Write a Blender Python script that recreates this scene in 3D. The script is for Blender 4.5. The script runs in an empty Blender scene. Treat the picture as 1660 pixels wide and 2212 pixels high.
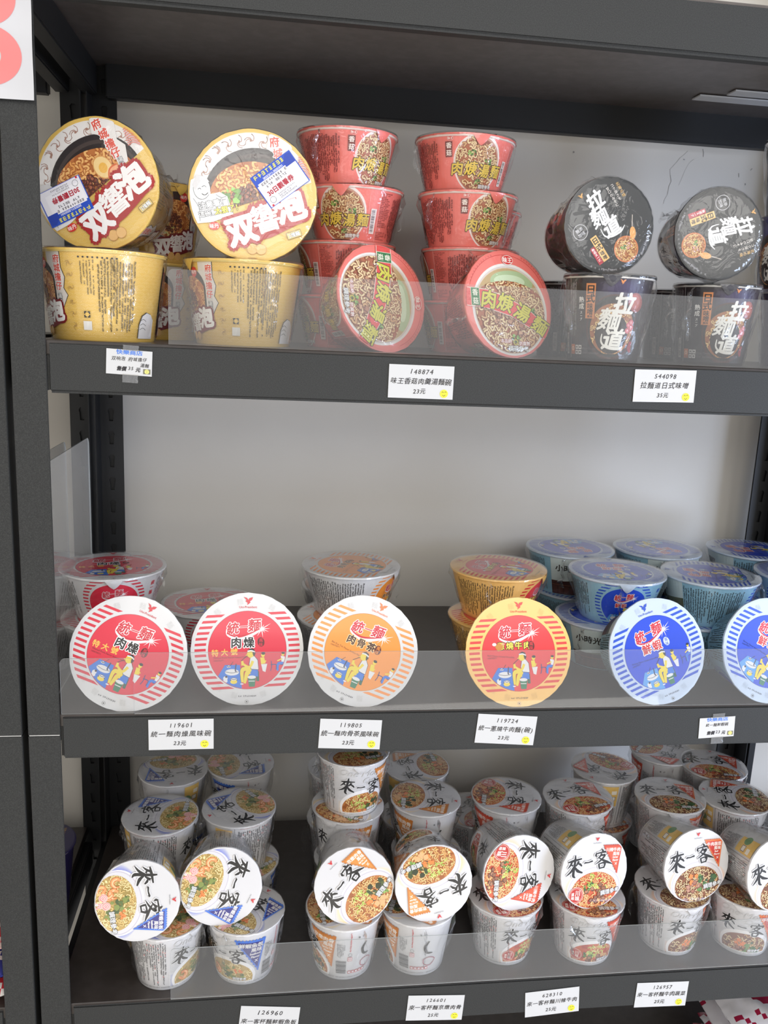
import bpy, bmesh, math, random
from math import sin, cos, pi, radians, sqrt, atan2, asin
from mathutils import Vector, Matrix
from mathutils.geometry import tessellate_polygon

S = bpy.context.scene
COL = S.collection
# ------------------------------------------------------------------ camera
W, H = 1660, 2212
F_PX = 1851.8
CAM = Vector((0.25027, -1.02, 0.02557))
YAW, PITCH, ROLL = 0.13759, -0.21042, 0.04486
fwd = Vector((sin(YAW)*cos(PITCH), cos(YAW)*cos(PITCH), sin(PITCH)))
rt0 = Vector((cos(YAW), -sin(YAW), 0)); up0 = rt0.cross(fwd)
RT = rt0*cos(ROLL) + up0*sin(ROLL); UP = -rt0*sin(ROLL) + up0*cos(ROLL)
cd = bpy.data.cameras.new('camera'); cam = bpy.data.objects.new('camera', cd); COL.objects.link(cam)
mw = Matrix((RT, UP, -fwd)).transposed().to_4x4(); mw.translation = CAM
cam.matrix_world = mw
cd.sensor_fit = 'VERTICAL'; cd.sensor_height = 24.0; cd.sensor_width = 18.0; cd.lens = F_PX/H*24.0
cd.clip_start = 0.02; cd.clip_end = 50
S.camera = cam
# ------------------------------------------------------------------ view, world, lights
S.view_settings.view_transform = 'Standard'; S.view_settings.look = 'None'
S.view_settings.gamma = 1.0; S.view_settings.use_curve_mapping = False
S.view_settings.exposure = 0.05
S.cycles.transparent_max_bounces = 32
S.cycles.max_bounces = 10
wd = bpy.data.worlds.new('shop_daylight'); S.world = wd; wd.use_nodes = True
wn = wd.node_tree.nodes; wl = wd.node_tree.links
bg = wn['Background']; tcw = wn.new('ShaderNodeTexCoord'); sepw = wn.new('ShaderNodeSeparateXYZ'); rampw = wn.new('ShaderNodeValToRGB')
wl.new(tcw.outputs['Generated'], sepw.inputs[0])
mrw = wn.new('ShaderNodeMapRange'); mrw.inputs[1].default_value = -1; mrw.inputs[2].default_value = 1
wl.new(sepw.outputs['Z'], mrw.inputs[0]); wl.new(mrw.outputs[0], rampw.inputs[0]); wl.new(rampw.outputs[0], bg.inputs[0])
e = rampw.color_ramp.elements
e[0].position = 0.0; e[0].color = (.70, .655, .60, 1); e[1].position = 1.0; e[1].color = (.62, .595, .555, 1)
m_ = rampw.color_ramp.elements.new(.5); m_.color = (.80, .765, .71, 1)
bg.inputs[1].default_value = 1.0

def area(name, loc, target, sx, sy, power, col):
    l = bpy.data.lights.new(name, 'AREA'); l.shape = 'RECTANGLE'; l.size = sx; l.size_y = sy; l.energy = power; l.color = col
    o = bpy.data.objects.new(name, l); COL.objects.link(o); o.location = loc
    o.rotation_euler = (Vector(target)-Vector(loc)).to_track_quat('-Z', 'Y').to_euler()
    return o
area('ceiling_lamp_light', (0.3, -1.9, 1.35), (0.45, 0.1, -0.3), 2.4, 0.5, 8, (1.0, .985, .96))
area('added_far_fill', (0.9, -4.2, 1.35), (0.6, 0.3, -0.45), 3.2, 1.3, 44, (1.0, .97, .93))  # added fill, no real lamp: lifts the lower part of the wall
area('added_front_fill', (0.4, -3.1, -0.72), (0.5, 0.3, -0.35), 2.8, 1.0, 8, (1.0, .985, .95))  # added soft fill behind the camera, no real window: brightens the shelf interior
area('added_low_fill', (0.5, -2.0, -1.58), (0.6, 0.3, 0.3), 2.8, 0.36, 5, (1.0, .96, .90))  # added fill near the floor, aimed up to lighten the board undersides
area('shopfront_daylight', (3.2, -1.5, -0.5), (1.0, 0.4, -0.3), 1.5, 1.5, 9, (.62, .74, 1.0))
area('shopfront_high_daylight', (4.4, -1.9, 0.5), (1.0, 0.45, -0.6), 1.2, 0.6, 60, (.62, .74, 1.0))
area('shopfront_low_daylight', (3.1, -1.9, -0.80), (1.1, 0.45, -0.45), 1.0, 0.5, 36, (.60, .73, 1.0))

ZB, ZC, ZD, ZE = -0.0028, -0.4569, -0.8741, -1.20
HB = 0.0595; DEPTH = 0.4257; POST = 0.038

def ray(px, py): return fwd + RT*((px-W/2)/F_PX) - UP*((py-H/2)/F_PX)
def on_y(px, py, y):
    d = ray(px, py); return CAM + d*((y-CAM.y)/d.y)
def on_z(px, py, z):
    d = ray(px, py); return CAM + d*((z-CAM.z)/d.z)

# ------------------------------------------------------------------ materials
def s2l(c):
    c = c/255.0
    return c/12.92 if c <= .04045 else ((c+.055)/1.055)**2.4
def lin(c): return (s2l(c[0]), s2l(c[1]), s2l(c[2]), 1)
_mats = {}
def mat(col, rough=.45, coat=0.0, key=None, metal=0, coatr=.08, spec=.5):
    k = key or (tuple(col), rough, coat, metal, coatr)
    if k in _mats: return _mats[k]
    m = bpy.data.materials.new('paint_%02x%02x%02x' % tuple(int(x) for x in col)); m.use_nodes = True
    b = m.node_tree.nodes['Principled BSDF']
    b.inputs['Base Color'].default_value = lin(col); b.inputs['Roughness'].default_value = rough
    b.inputs['Metallic'].default_value = metal; b.inputs['Coat Weight'].default_value = coat
    b.inputs['Coat Roughness'].default_value = coatr; b.inputs['Specular IOR Level'].default_value = spec
    _mats[k] = m; return m
def ink(c, coat=.0): return mat(c, .42, coat)

def noise_bump(m, scale, strength, dist=.001, detail=3):
    nt = m.node_tree; b = nt.nodes['Principled BSDF']
    tc = nt.nodes.new('ShaderNodeTexCoord'); n = nt.nodes.new('ShaderNodeTexNoise'); bp = nt.nodes.new('ShaderNodeBump')
    n.inputs['Scale'].default_value = scale; n.inputs['Detail'].default_value = detail
    bp.inputs['Strength'].default_value = strength; bp.inputs['Distance'].default_value = dist
    nt.links.new(tc.outputs['Object'], n.inputs['Vector']); nt.links.new(n.outputs[0], bp.inputs['Height']); nt.links.new(bp.outputs[0], b.inputs['Normal'])
    return n
def speckle(m, scale, c1, c2, lo=.4, hi=.7):
    nt = m.node_tree; b = nt.nodes['Principled BSDF']
    tc = nt.nodes.new('ShaderNodeTexCoord'); n = nt.nodes.new('ShaderNodeTexNoise'); r = nt.nodes.new('ShaderNodeValToRGB')
    n.inputs['Scale'].default_value = scale; n.inputs['Detail'].default_value = 4
    r.color_ramp.elements[0].position = lo; r.color_ramp.elements[0].color = lin(c1)
    r.color_ramp.elements[1].position = hi; r.color_ramp.elements[1].color = lin(c2)
    nt.links.new(tc.outputs['Object'], n.inputs['Vector']); nt.links.new(n.outputs[0], r.inputs[0]); nt.links.new(r.outputs[0], b.inputs['Base Color'])

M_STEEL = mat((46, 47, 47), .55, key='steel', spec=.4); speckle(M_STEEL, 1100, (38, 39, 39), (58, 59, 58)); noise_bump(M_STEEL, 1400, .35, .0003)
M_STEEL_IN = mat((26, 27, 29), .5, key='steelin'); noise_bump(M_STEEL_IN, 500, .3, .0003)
M_BOARD = mat((62, 56, 53), .30, key='board'); speckle(M_BOARD, 60, (58, 52, 49), (66, 60, 57)); 
M_BOARD_SHEEN = mat((96, 89, 85), .38, key='boardsheen'); speckle(M_BOARD_SHEEN, 60, (90, 83, 79), (102, 95, 91))  # top-level board: sheen on its underside painted in as a lighter colour
M_WALL = mat((222, 218, 210), .8, key='wall')
M_FLOOR = mat((228, 222, 212), .4, key='floor')
M_PAPER = mat((208, 208, 208), .6, key='paper')
M_WHITE = mat((232, 230, 226), .35, .3, key='cupwhite')

# plaster with hairline cracks at the upper right of the wall
def wall_nodes(m):
    nt = m.node_tree; b = nt.nodes['Principled BSDF']; N = nt.nodes.new; L = nt.links.new
    tc = N('ShaderNodeTexCoord'); n = N('ShaderNodeTexNoise'); n.inputs['Scale'].default_value = 2.2; n.inputs['Detail'].default_value = 5
    r = N('ShaderNodeValToRGB'); r.color_ramp.elements[0].position = .35; r.color_ramp.elements[0].color = lin((222, 217, 208)); r.color_ramp.elements[1].position = .7; r.color_ramp.elements[1].color = lin((232, 228, 220))
    L(tc.outputs['Object'], n.inputs['Vector']); L(n.outputs[0], r.inputs[0]); L(r.outputs[0], b.inputs['Base Color'])
    n2 = N('ShaderNodeTexNoise'); n2.inputs['Scale'].default_value = 45; n2.inputs['Detail'].default_value = 4
    bp = N('ShaderNodeBump'); bp.inputs['Strength'].default_value = .15; bp.inputs['Distance'].default_value = .002
    L(tc.outputs['Object'], n2.inputs['Vector']); L(n2.outputs[0], bp.inputs['Height']); L(bp.outputs[0], b.inputs['Normal'])
wall_nodes(M_WALL)

def clear_mat(name, tint, ior_blend, rough, bump=None, haze=0.0, hazecol=(.9, .92, .95, 1)):
    m = bpy.data.materials.new(name); m.use_nodes = True; nt = m.node_tree; nt.nodes.clear(); N = nt.nodes.new; L = nt.links.new
    out = N('ShaderNodeOutputMaterial'); tr = N('ShaderNodeBsdfTransparent'); tr.inputs[0].default_value = tint
    gl = N('ShaderNodeBsdfGlossy'); gl.inputs['Roughness'].default_value = rough; gl.inputs[0].default_value = (1, 1, 1, 1)
    fr = N('ShaderNodeLayerWeight'); fr.inputs[0].default_value = .5
    pw = N('ShaderNodeMath'); pw.operation = 'POWER'; pw.inputs[1].default_value = 4.0; mu = N('ShaderNodeMath'); mu.operation = 'MULTIPLY_ADD'; mu.inputs[1].default_value = .6; mu.inputs[2].default_value = ior_blend
    L(fr.outputs['Facing'], pw.inputs[0]); L(pw.outputs[0], mu.inputs[0])
    mx = N('ShaderNodeMixShader'); L(mu.outputs[0], mx.inputs[0]); L(tr.outputs[0], mx.inputs[1]); L(gl.outputs[0], mx.inputs[2])
    last = mx
    if haze:
        df = N('ShaderNodeBsdfDiffuse'); df.inputs[0].default_value = hazecol; m2 = N('ShaderNodeMixShader'); m2.inputs[0].default_value = haze
        L(mx.outputs[0], m2.inputs[1]); L(df.outputs[0], m2.inputs[2]); last = m2
    if bump:
        tc = N('ShaderNodeTexCoord'); n = N('ShaderNodeTexNoise'); n.inputs['Scale'].default_value = bump[0]; n.inputs['Detail'].default_value = 3; n.inputs['Distortion'].default_value = 1.0
        bp = N('ShaderNodeBump'); bp.inputs['Strength'].default_value = bump[1]; bp.inputs['Distance'].default_value = .004
        L(tc.outputs['Object'], n.inputs['Vector']); L(n.outputs[0], bp.inputs['Height']); L(bp.outputs[0], gl.inputs['Normal'])
    L(last.outputs[0], out.inputs[0]); return m
M_ACRYL = clear_mat('clear_acrylic', (.95, .955, .955, 1), .045, .02, haze=.034)
M_ACEDGE = mat((190, 195, 195), .25, key='acedge')
M_FILM = clear_mat('clear_shrink_film', (.985, .985, .985, 1), .035, .07, bump=(34, .8), haze=.012)
M_TAPE = clear_mat('sticky_tape', (.80, .78, .74, 1), .04, .25, bump=(60, .6), haze=.14)

# ------------------------------------------------------------------ object helpers
def new_mesh(name, V, F, mats, idx=None, smooth=False):
    me = bpy.data.meshes.new(name); me.from_pydata([tuple(v) for v in V], [], F)
    for m in (mats if isinstance(mats, (list, tuple)) else [mats]): me.materials.append(m)
    if idx is not None: me.polygons.foreach_set('material_index', idx)
    if smooth: me.polygons.foreach_set('use_smooth', [True]*len(me.polygons))
    me.update(); return me
def obj(name, me, parent=None, mtx=None):
    o = bpy.data.objects.new(name, me); COL.objects.link(o)
    if mtx is not None: o.matrix_world = mtx
    if parent is not None: o.parent = parent
    return o
def tag(o, label=None, cat=None, group=None, kind=None):
    if label: o['label'] = label
    if cat: o['category'] = cat
    if group: o['group'] = group
    if kind: o['kind'] = kind
    return o
def box_bm(bm, x0, x1, y0, y1, z0, z1, bev=0, seg=2):
    r = bmesh.ops.create_cube(bm, size=1)
    for v in r['verts']:
        v.co = Vector((x0+(v.co.x+.5)*(x1-x0), y0+(v.co.y+.5)*(y1-y0), z0+(v.co.z+.5)*(z1-z0)))
    if bev:
        es = list({e for v in r['verts'] for e in v.link_edges})
        bmesh.ops.bevel(bm, geom=es, offset=bev, segments=seg, affect='EDGES')
def bm_obj(name, bm, m, parent=None, smooth=False):
    bmesh.ops.recalc_face_normals(bm, faces=bm.faces)
    me = bpy.data.meshes.new(name); bm.to_mesh(me); bm.free(); me.materials.append(m)
    if smooth:
        me.polygons.foreach_set('use_smooth', [True]*len(me.polygons)); me.set_sharp_from_angle(angle=radians(35))
    return obj(name, me, parent)
def box_obj(name, dims, m, parent=None, bev=0):
    bm = bmesh.new(); box_bm(bm, *dims, bev=bev); return bm_obj(name, bm, m, parent, bool(bev))

# ------------------------------------------------------------------ room
def struct(name, dims, m):
    o = box_obj(name, dims, m); o['kind'] = 'structure'; return o
struct('wall_back', (-1.6, 3.2, 0.475, 0.575, -1.75, 1.75), M_WALL)
struct('floor', (-1.6, 3.2, -3.2, 0.475, -1.80, -1.75), M_FLOOR)

# plaster cracks: thin raised flakes on the wall
def cracks():
    V = []; Fs = []; rnd = random.Random(4)
    def line(pts, w):
        for i in range(len(pts)-1):
            a = Vector(pts[i]); b = Vector(pts[i+1]); t = (b-a).normalized(); n = Vector((-t.y, t.x))*w*rnd.uniform(.4, 1)
            k = len(V)
            for p in (a+n, a-n, b-n, b+n): V.append((p.x, .4745, p.y))
            Fs.append((k, k+1, k+2, k+3))
    def px(l):
        r = []
        for x, y in l:
            p = on_y(x, y, .4745); r.append((p.x, p.z))
        return r
    line(px([(1487, 326), (1478, 335), (1470, 341), (1463, 350), (1453, 361), (1448, 366), (1449, 378), (1451, 392), (1446, 402), (1443, 420), (1436, 432), (1434, 440)]), .0004)
    line(px([(1519, 322), (1521, 330), (1520, 339)]), .0010)
    line(px([(1622, 368), (1626, 364)]), .0013); line(px([(1597, 374), (1597, 383)]), .0010); line(px([(1611, 396), (1611, 400)]), .0010)
    line(px([(1477, 344), (1480, 345)]), .0010)
    line(px([(1239, 327), (1241, 330)]), .0016)
    line(px([(1500, 344), (1492, 350), (1486, 358), (1480, 370), (1474, 385), (1467, 400)]), .0002)
    me = new_mesh('trim_1', V, Fs, [mat((164, 162, 160), .8)])
    o = obj('trim_1', me); o['kind'] = 'structure'
cracks()

# ------------------------------------------------------------------ shelving rack
def post_face_holes(x0, x1, y, z0, z1, pitch=.0381):
    """plate with keyhole slots, thickness .0015"""
    V = []; Fs = []
    xc = (x0+x1)/2; n = int((z1-z0)/pitch)
    for i in range(n):
        za = z0+i*pitch; zb = za+pitch; zc = (za+zb)/2
        hw, hh = .0052, .0105
        hole = [(xc-hw*.6, zc-hh), (xc+hw*.6, zc-hh), (xc+hw*.75, zc+hh*.1), (xc+hw, zc+hh*.65), (xc+hw*.5, zc+hh), (xc-hw*.5, zc+hh), (xc-hw, zc+hh*.65), (xc-hw*.75, zc+hh*.1)]
        rect = [(x0, za), (x1, za), (x1, zc), (x1, zc+hh*.7), (x1, zb), (x0, zb), (x0, zc+hh*.7), (x0, zc)]
        k = len(V)
        V += [(p[0], y, p[1]) for p in rect] + [(p[0], y, p[1]) for p in hole] + [(p[0], y+.0018, p[1]) for p in hole]
        for j in range(8):
            jj = (j+1) % 8
            Fs.append((k+j, k+jj, k+8+jj, k+8+j)); Fs.append((k+8+j, k+8+jj, k+16+jj, k+16+j))
    V += [(x0, y, z0+n*pitch), (x1, y, z0+n*pitch), (x1, y, z1), (x0, y, z1)]; k = len(V)-4; Fs.append((k, k+1, k+2, k+3))
    return V, Fs
LEV = [ZE, ZD, ZC, ZB, 0.4085]
TOP = 0.92
def make_rack(x_left, x_right, label, levels=LEV):
    root = bpy.data.objects.new('shelving_rack', None); COL.objects.link(root); root.location = (x_left, 0, -1.75)
    tag(root, label, 'shelf rack'); bpy.context.view_layer.update()
    inv = Matrix.Translation((-x_left, 0, 1.75))
    def part(name, bm, m, smooth=True):
        bm.transform(inv); return bm_obj(name, bm, m, root, smooth)
    seam = -0.4837
    for side, xa in ((0, x_left), (1, x_right-POST)):
        xo = xa if side == 0 else xa+POST
        s = 1 if side == 0 else -1
        for za, zb in ((-1.75, seam-.0006), (seam+.0006, TOP)):       # front post: two riveted angle pieces meeting at a seam
            bm = bmesh.new()
            box_bm(bm, xa, xa+POST, -.0005, .0018, za, zb, .0006)
            box_bm(bm, min(xo, xo+s*.0018), max(xo, xo+s*.0018), .0018, .036, za, zb, .0004)
            part('front_post', bm, M_STEEL)
        bm = bmesh.new(); box_bm(bm, xa+.001, xa+POST-.001, .0004, .0022, seam-.0012, seam+.0012); part('post_joint', bm, mat((205, 205, 205), .3, metal=.6))
        if xa < .5: xa += .013; xo += .013
        V, Fs = post_face_holes(xa, xa+POST, DEPTH-.001, -1.75, TOP)
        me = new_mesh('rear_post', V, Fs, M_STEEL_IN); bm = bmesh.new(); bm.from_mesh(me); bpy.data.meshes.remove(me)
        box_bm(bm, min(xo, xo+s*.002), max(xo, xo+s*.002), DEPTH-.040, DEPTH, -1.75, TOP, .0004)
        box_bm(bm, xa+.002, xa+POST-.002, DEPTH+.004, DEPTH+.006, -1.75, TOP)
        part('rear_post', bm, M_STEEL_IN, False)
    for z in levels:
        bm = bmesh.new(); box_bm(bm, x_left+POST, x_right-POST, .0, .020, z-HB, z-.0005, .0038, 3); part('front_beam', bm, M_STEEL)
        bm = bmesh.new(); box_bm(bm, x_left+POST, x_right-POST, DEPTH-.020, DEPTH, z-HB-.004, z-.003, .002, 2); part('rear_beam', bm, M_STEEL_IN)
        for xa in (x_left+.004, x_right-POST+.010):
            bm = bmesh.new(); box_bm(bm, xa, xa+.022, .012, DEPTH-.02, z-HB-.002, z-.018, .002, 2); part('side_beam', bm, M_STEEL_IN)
        bm = bmesh.new(); box_bm(bm, x_left+.018, x_right-.018, .003, DEPTH-.002, z-.0165, z, .0008, 1); part('shelf_board', bm, M_BOARD_SHEEN if z > .3 else M_BOARD)
    return root
make_rack(-POST, 1.168, 'dark grey metal shelving rack holding the noodle cups')
make_rack(-1.29, -0.0455, 'dark grey metal rack whose post shows at the left edge', LEV)
make_rack(1.172, 2.35, 'dark rack with a rear post at the right edge, behind the cups', LEV)

# ------------------------------------------------------------------ 2D artwork -> mesh
_tc = {}
def glyphs(s, res=2):
    if (s, res) in _tc: return _tc[(s, res)]
    cu = bpy.data.curves.new('t', 'FONT'); cu.body = s; cu.resolution_u = res
    ob = bpy.data.objects.new('t', cu); me = ob.to_mesh()
    V = [(v.co.x, v.co.y) for v in me.vertices]; Fs = [tuple(p.vertices) for p in me.polygons]
    ob.to_mesh_clear(); bpy.data.objects.remove(ob); bpy.data.curves.remove(cu)
    if V:
        x0 = min(v[0] for v in V); x1 = max(v[0] for v in V); y0 = min(v[1] for v in V); y1 = max(v[1] for v in V)
    else: x0 = x1 = y0 = y1 = 0
    _tc[(s, res)] = (V, Fs, x0, x1, y0, y1); return _tc[(s, res)]

def clip_poly(P, C):
    """Sutherland-Hodgman, C convex counter-clockwise"""
    out = P
    for i in range(len(C)):
        a = C[i]; b = C[(i+1) % len(C)]; ex = b[0]-a[0]; ey = b[1]-a[1]; inp = out; out = []
        if not inp: return []
        for j in range(len(inp)):
            p = inp[j-1]; q = inp[j]
            dp = ex*(p[1]-a[1])-ey*(p[0]-a[0]); dq = ex*(q[1]-a[1])-ey*(q[0]-a[0])
            if dq >= 0:
                if dp < 0:
                    t = dp/(dp-dq); out.append((p[0]+t*(q[0]-p[0]), p[1]+t*(q[1]-p[1])))
                out.append(q)
            elif dp >= 0:
                t = dp/(dp-dq); out.append((p[0]+t*(q[0]-p[0]), p[1]+t*(q[1]-p[1])))
    return out
def ell(cx, cy, rx, ry, n=40, rot=0, a0=0, a1=360):
    r = radians(rot); o = []
    for i in range(n if a1-a0 >= 360 else n+1):
        a = radians(a0+(a1-a0)*i/n); x = rx*cos(a); y = ry*sin(a)
        o.append((cx+x*cos(r)-y*sin(r), cy+x*sin(r)+y*cos(r)))
    return o
def catmull(P, n=5):
    if len(P) < 3: return [(P[0][0]+(P[1][0]-P[0][0])*i/n, P[0][1]+(P[1][1]-P[0][1])*i/n) for i in range(n+1)]
    Q = [P[0]]+list(P)+[P[-1]]; o = []
    for i in range(1, len(Q)-2):
        for j in range(n):
            t = j/n; r = []
            for k in (0, 1):
                a, b, c, d = Q[i-1][k], Q[i][k], Q[i+1][k], Q[i+2][k]
                r.append(.5*((2*b)+(c-a)*t+(2*a-5*b+4*c-d)*t*t+(3*b-a-3*c+d)*t**3))
            o.append(tuple(r))
    o.append(tuple(P[-1])); return o

class Art:
    STEP = 2.2e-6
    def __init__(s, base=.00012):
        s.P = []; s.I = []; s.mats = []; s.z = base; s.T = [(1, 0, 0, 0, 1, 0)]; s.clips = []
        s.Z = []
    def push(s, x=0, y=0, sc=1, rot=0, sy=None, shear=0):
        c, n = cos(radians(rot)), sin(radians(rot)); sy = sc if sy is None else sy
        a, b, tx, d, e_, ty = s.T[-1]
        m = (c*sc, c*shear*sy-n*sy, x, n*sc, n*shear*sy+c*sy, y)
        s.T.append((a*m[0]+b*m[3], a*m[1]+b*m[4], a*m[2]+b*m[5]+tx, d*m[0]+e_*m[3], d*m[1]+e_*m[4], d*m[2]+e_*m[5]+ty))
    def pop(s): s.T.pop()
    def mi(s, m):
        if isinstance(m, tuple): m = ink(m)
        if m not in s.mats: s.mats.append(m)
        return s.mats.index(m)
    def faces(s, pts, fs, m):
        a, b, tx, d, e_, ty = s.T[-1]
        Q = [(a*x+b*y+tx, d*x+e_*y+ty) for x, y in pts]; k = s.mi(m)
        for f in fs:
            p = [Q[i] for i in f]
            for c in s.clips:
                if c[0] == 'e':
                    ins = [((x-c[1])/c[3])**2+((y-c[2])/c[4])**2 < .98 for x, y in p]
                    if all(ins): continue
                    p = clip_poly(p, c[5])
                else:
                    p = clip_poly(p, c[5])
                if len(p) < 3: break
            if len(p) >= 3: s.P.append(p); s.I.append(k); s.Z.append(s.z)
    def clip_e(s, cx, cy, rx, ry): s.clips.append(('e', cx, cy, rx, ry, ell(cx, cy, rx, ry, 48)))
    def clip_r(s, x0, y0, x1, y1): s.clips.append(('r', 0, 0, 0, 0, [(x0, y0), (x1, y0), (x1, y1), (x0, y1)]))
    def poly(s, pts, m, up=1):
        s.z += s.STEP*up
        if len(pts) <= 4: s.faces(pts, [tuple(range(len(pts)))], m); return
        tr = tessellate_polygon([[Vector((x, y, 0)) for x, y in pts]]); s.faces(pts, tr, m)
    def conv(s, pts, m, up=1):
        s.z += s.STEP*up; n = len(pts); cx = sum(p[0] for p in pts)/n; cy = sum(p[1] for p in pts)/n
        s.faces(list(pts)+[(cx, cy)], [(i, (i+1) % n, n) for i in range(n)], m)
    def rect(s, x0, y0, x1, y1, m): s.poly([(x0, y0), (x1, y0), (x1, y1), (x0, y1)], m)
    def disc(s, cx, cy, rx, m, ry=None, rot=0, n=24): s.conv(ell(cx, cy, rx, rx if ry is None else ry, n, rot), m)
    def ring(s, cx, cy, r0, r1, m, a0=0, a1=360, n=40, ry=1.0):
        s.z += s.STEP; A = ell(cx, cy, r0, r0*ry, n, 0, a0, a1); B = ell(cx, cy, r1, r1*ry, n, 0, a0, a1); k = len(A)
        full = a1-a0 >= 360
        s.faces(A+B, [(i, (i+1) % k, k+(i+1) % k, k+i) for i in range(k if full else k-1)], m)
    def arc(s, cx, cy, r0, r1, m, a0, a1, n, ry):
        A = ell(cx, cy, r0, r0*ry, n, 0, a0, a1); B = ell(cx, cy, r1, r1*ry, n, 0, a0, a1); k = len(A)
        s.faces(A+B, [(i, i+1, k+i+1, k+i) for i in range(k-1)], m)
    def stroke(s, P, w, m, n=5, up=1):
        """w: number or list of widths at the control points"""
        s.z += s.STEP*up; C = catmull(P, n); k = len(C)
        if not isinstance(w, (list, tuple)): w = [w]*len(P)
        L = []; R = []
        for i, c in enumerate(C):
            a = C[max(i-1, 0)]; b = C[min(i+1, k-1)]; dx, dy = b[0]-a[0], b[1]-a[1]; l = sqrt(dx*dx+dy*dy) or 1
            t = i/(k-1)*(len(w)-1); j = min(int(t), len(w)-2); ww = (w[j]+(w[j+1]-w[j])*(t-j))/2
            L.append((c[0]-dy/l*ww, c[1]+dx/l*ww)); R.append((c[0]+dy/l*ww, c[1]-dx/l*ww))
        s.faces(L+R, [(k+i, k+i+1, i+1, i) for i in range(k-1)], m)
    def text(s, t, x, y, size, m, rot=0, bold=0, shear=0, al='C', sx=1, out=None, outw=0, res=2):
        V, Fs, x0, x1, y0, y1 = glyphs(t, res)
        if any(c in '麵響噌羹蝦骨燒蔥' for c in t): bold = min(bold, .022) if bold < .06 else bold
        if not V: return
        ox = (x0+x1)/2 if al == 'C' else (x0 if al == 'L' else x1); oy = .38
        def lay(mm, b, n):
            s.z += s.STEP
            offs = [(0, 0)]+[(b*cos(2*pi*i/n), b*sin(2*pi*i/n)) for i in range(n)] if b else [(0, 0)]
            for dx, dy in offs:
                s.z += 1.5e-6
                s.push(x, y, size*sx, rot, size, shear); s.faces([(vx-ox+dx, vy-oy+dy) for vx, vy in V], Fs, mm); s.pop()
        if out is not None: lay(out, bold+outw, 14)
        lay(m, bold, 10 if bold > .06 else 6)
    def vtext(s, t, x, y, size, m, step=1.05, **k):
        for i, ch in enumerate(t): s.text(ch, x, y-i*size*step, size, m, **k)
    def strokes(s, data, x, y, size, m, rot=0, wk=1.0, sx=1, out=None, outw=.05):
        s.push(x, y, size*sx, rot, size); s.push(-.5, -.5)
        if out is not None:
            s.z += s.STEP
            for P, w in data: s.stroke(P, [v*wk+outw*2 for v in w], out)
        s.z += s.STEP
        for P, w in data: s.stroke(P, [v*wk for v in w], m)
        s.pop(); s.pop()
    def greek(s, x0, y0, x1, y1, cw, m, gap=.28, vertical=True, seed=1, dens=.93, ragged=True, m2=None, lead=.35):
        """tiny print: columns (or rows) of little character-like marks"""
        R = random.Random(seed); s.z += s.STEP; pitch = cw*(1+lead)
        if vertical:
            n = int((x1-x0)/pitch)
            for c in range(n):
                x = x1-(c+.5)*pitch; y = y1-(R.random()*cw*2 if ragged else 0); lim = y0+(R.random()**3*(y1-y0)*.6 if ragged else 0)
                while y-cw > lim:
                    if R.random() < dens: s.mark(x, y-cw/2, cw, (m2 if m2 is not None and R.random() < .04 else m), R)
                    y -= cw*(1+gap*.5)
        else:
            n = int((y1-y0)/pitch)
            for c in range(n):
                y = y1-(c+.5)*pitch; x = x0; lim = x1-(R.random()**3*(x1-x0)*.6 if ragged else 0)
                while x+cw < lim:
                    if R.random() < dens: s.mark(x+cw/2, y, cw, m, R)
                    x += cw*(1+gap*.5)
    def mark(s, x, y, w, m, R):
        h = w*.47; t = w*.20
        F4 = (0, 1, 2, 3)
        def q(a, b, c, d): s.faces([(a, b), (c, b), (c, d), (a, d)], [F4], m)
        for yy in (h, 0, -h):
            if R.random() < .8: q(x-h*R.uniform(.5, 1), y+yy*.85-t/2, x+h*R.uniform(.5, 1), y+yy*.85+t/2)
        xx = R.choice((-h*.7, 0, h*.7)); z0 = s.z; s.z += s.STEP; q(x+xx-t/2, y-h, x+xx+t/2, y+h); s.z = z0
    def barcode(s, x0, y0, x1, y1, m, horiz=False, seed=3):
        R = random.Random(seed); s.z += s.STEP
        if horiz:
            y = y0
            while y < y1:
                w = (y1-y0)*R.choice((.012, .02, .03)); s.faces([(x0, y), (x1, y), (x1, y+w), (x0, y+w)], [(0, 1, 2, 3)], m); y += w+(y1-y0)*R.choice((.012, .02, .03))
        else:
            x = x0
            while x < x1:
                w = (x1-x0)*R.choice((.012, .02, .03)); s.faces([(x, y0), (x+w, y0), (x+w, y1), (x, y1)], [(0, 1, 2, 3)], m); x += w+(x1-x0)*R.choice((.012, .02, .03))
    def to_lid(s, R, h):
        V = []; Fs = []
        for p, z in zip(s.P, s.Z):
            k = len(V); V += [(x*R, y*R, h+z) for x, y in p]; Fs.append(tuple(range(k, k+len(p))))
        return V, Fs, list(s.I)
    def to_plane(s, sc=1.0):      # art (x,y) -> world-local (x, -z, y): faces -Y
        V = []; Fs = []
        for p, z in zip(s.P, s.Z):
            k = len(V); V += [(x*sc, -z, y*sc) for x, y in p]; Fs.append(tuple(range(k, k+len(p))))
        return V, Fs, list(s.I)
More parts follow.
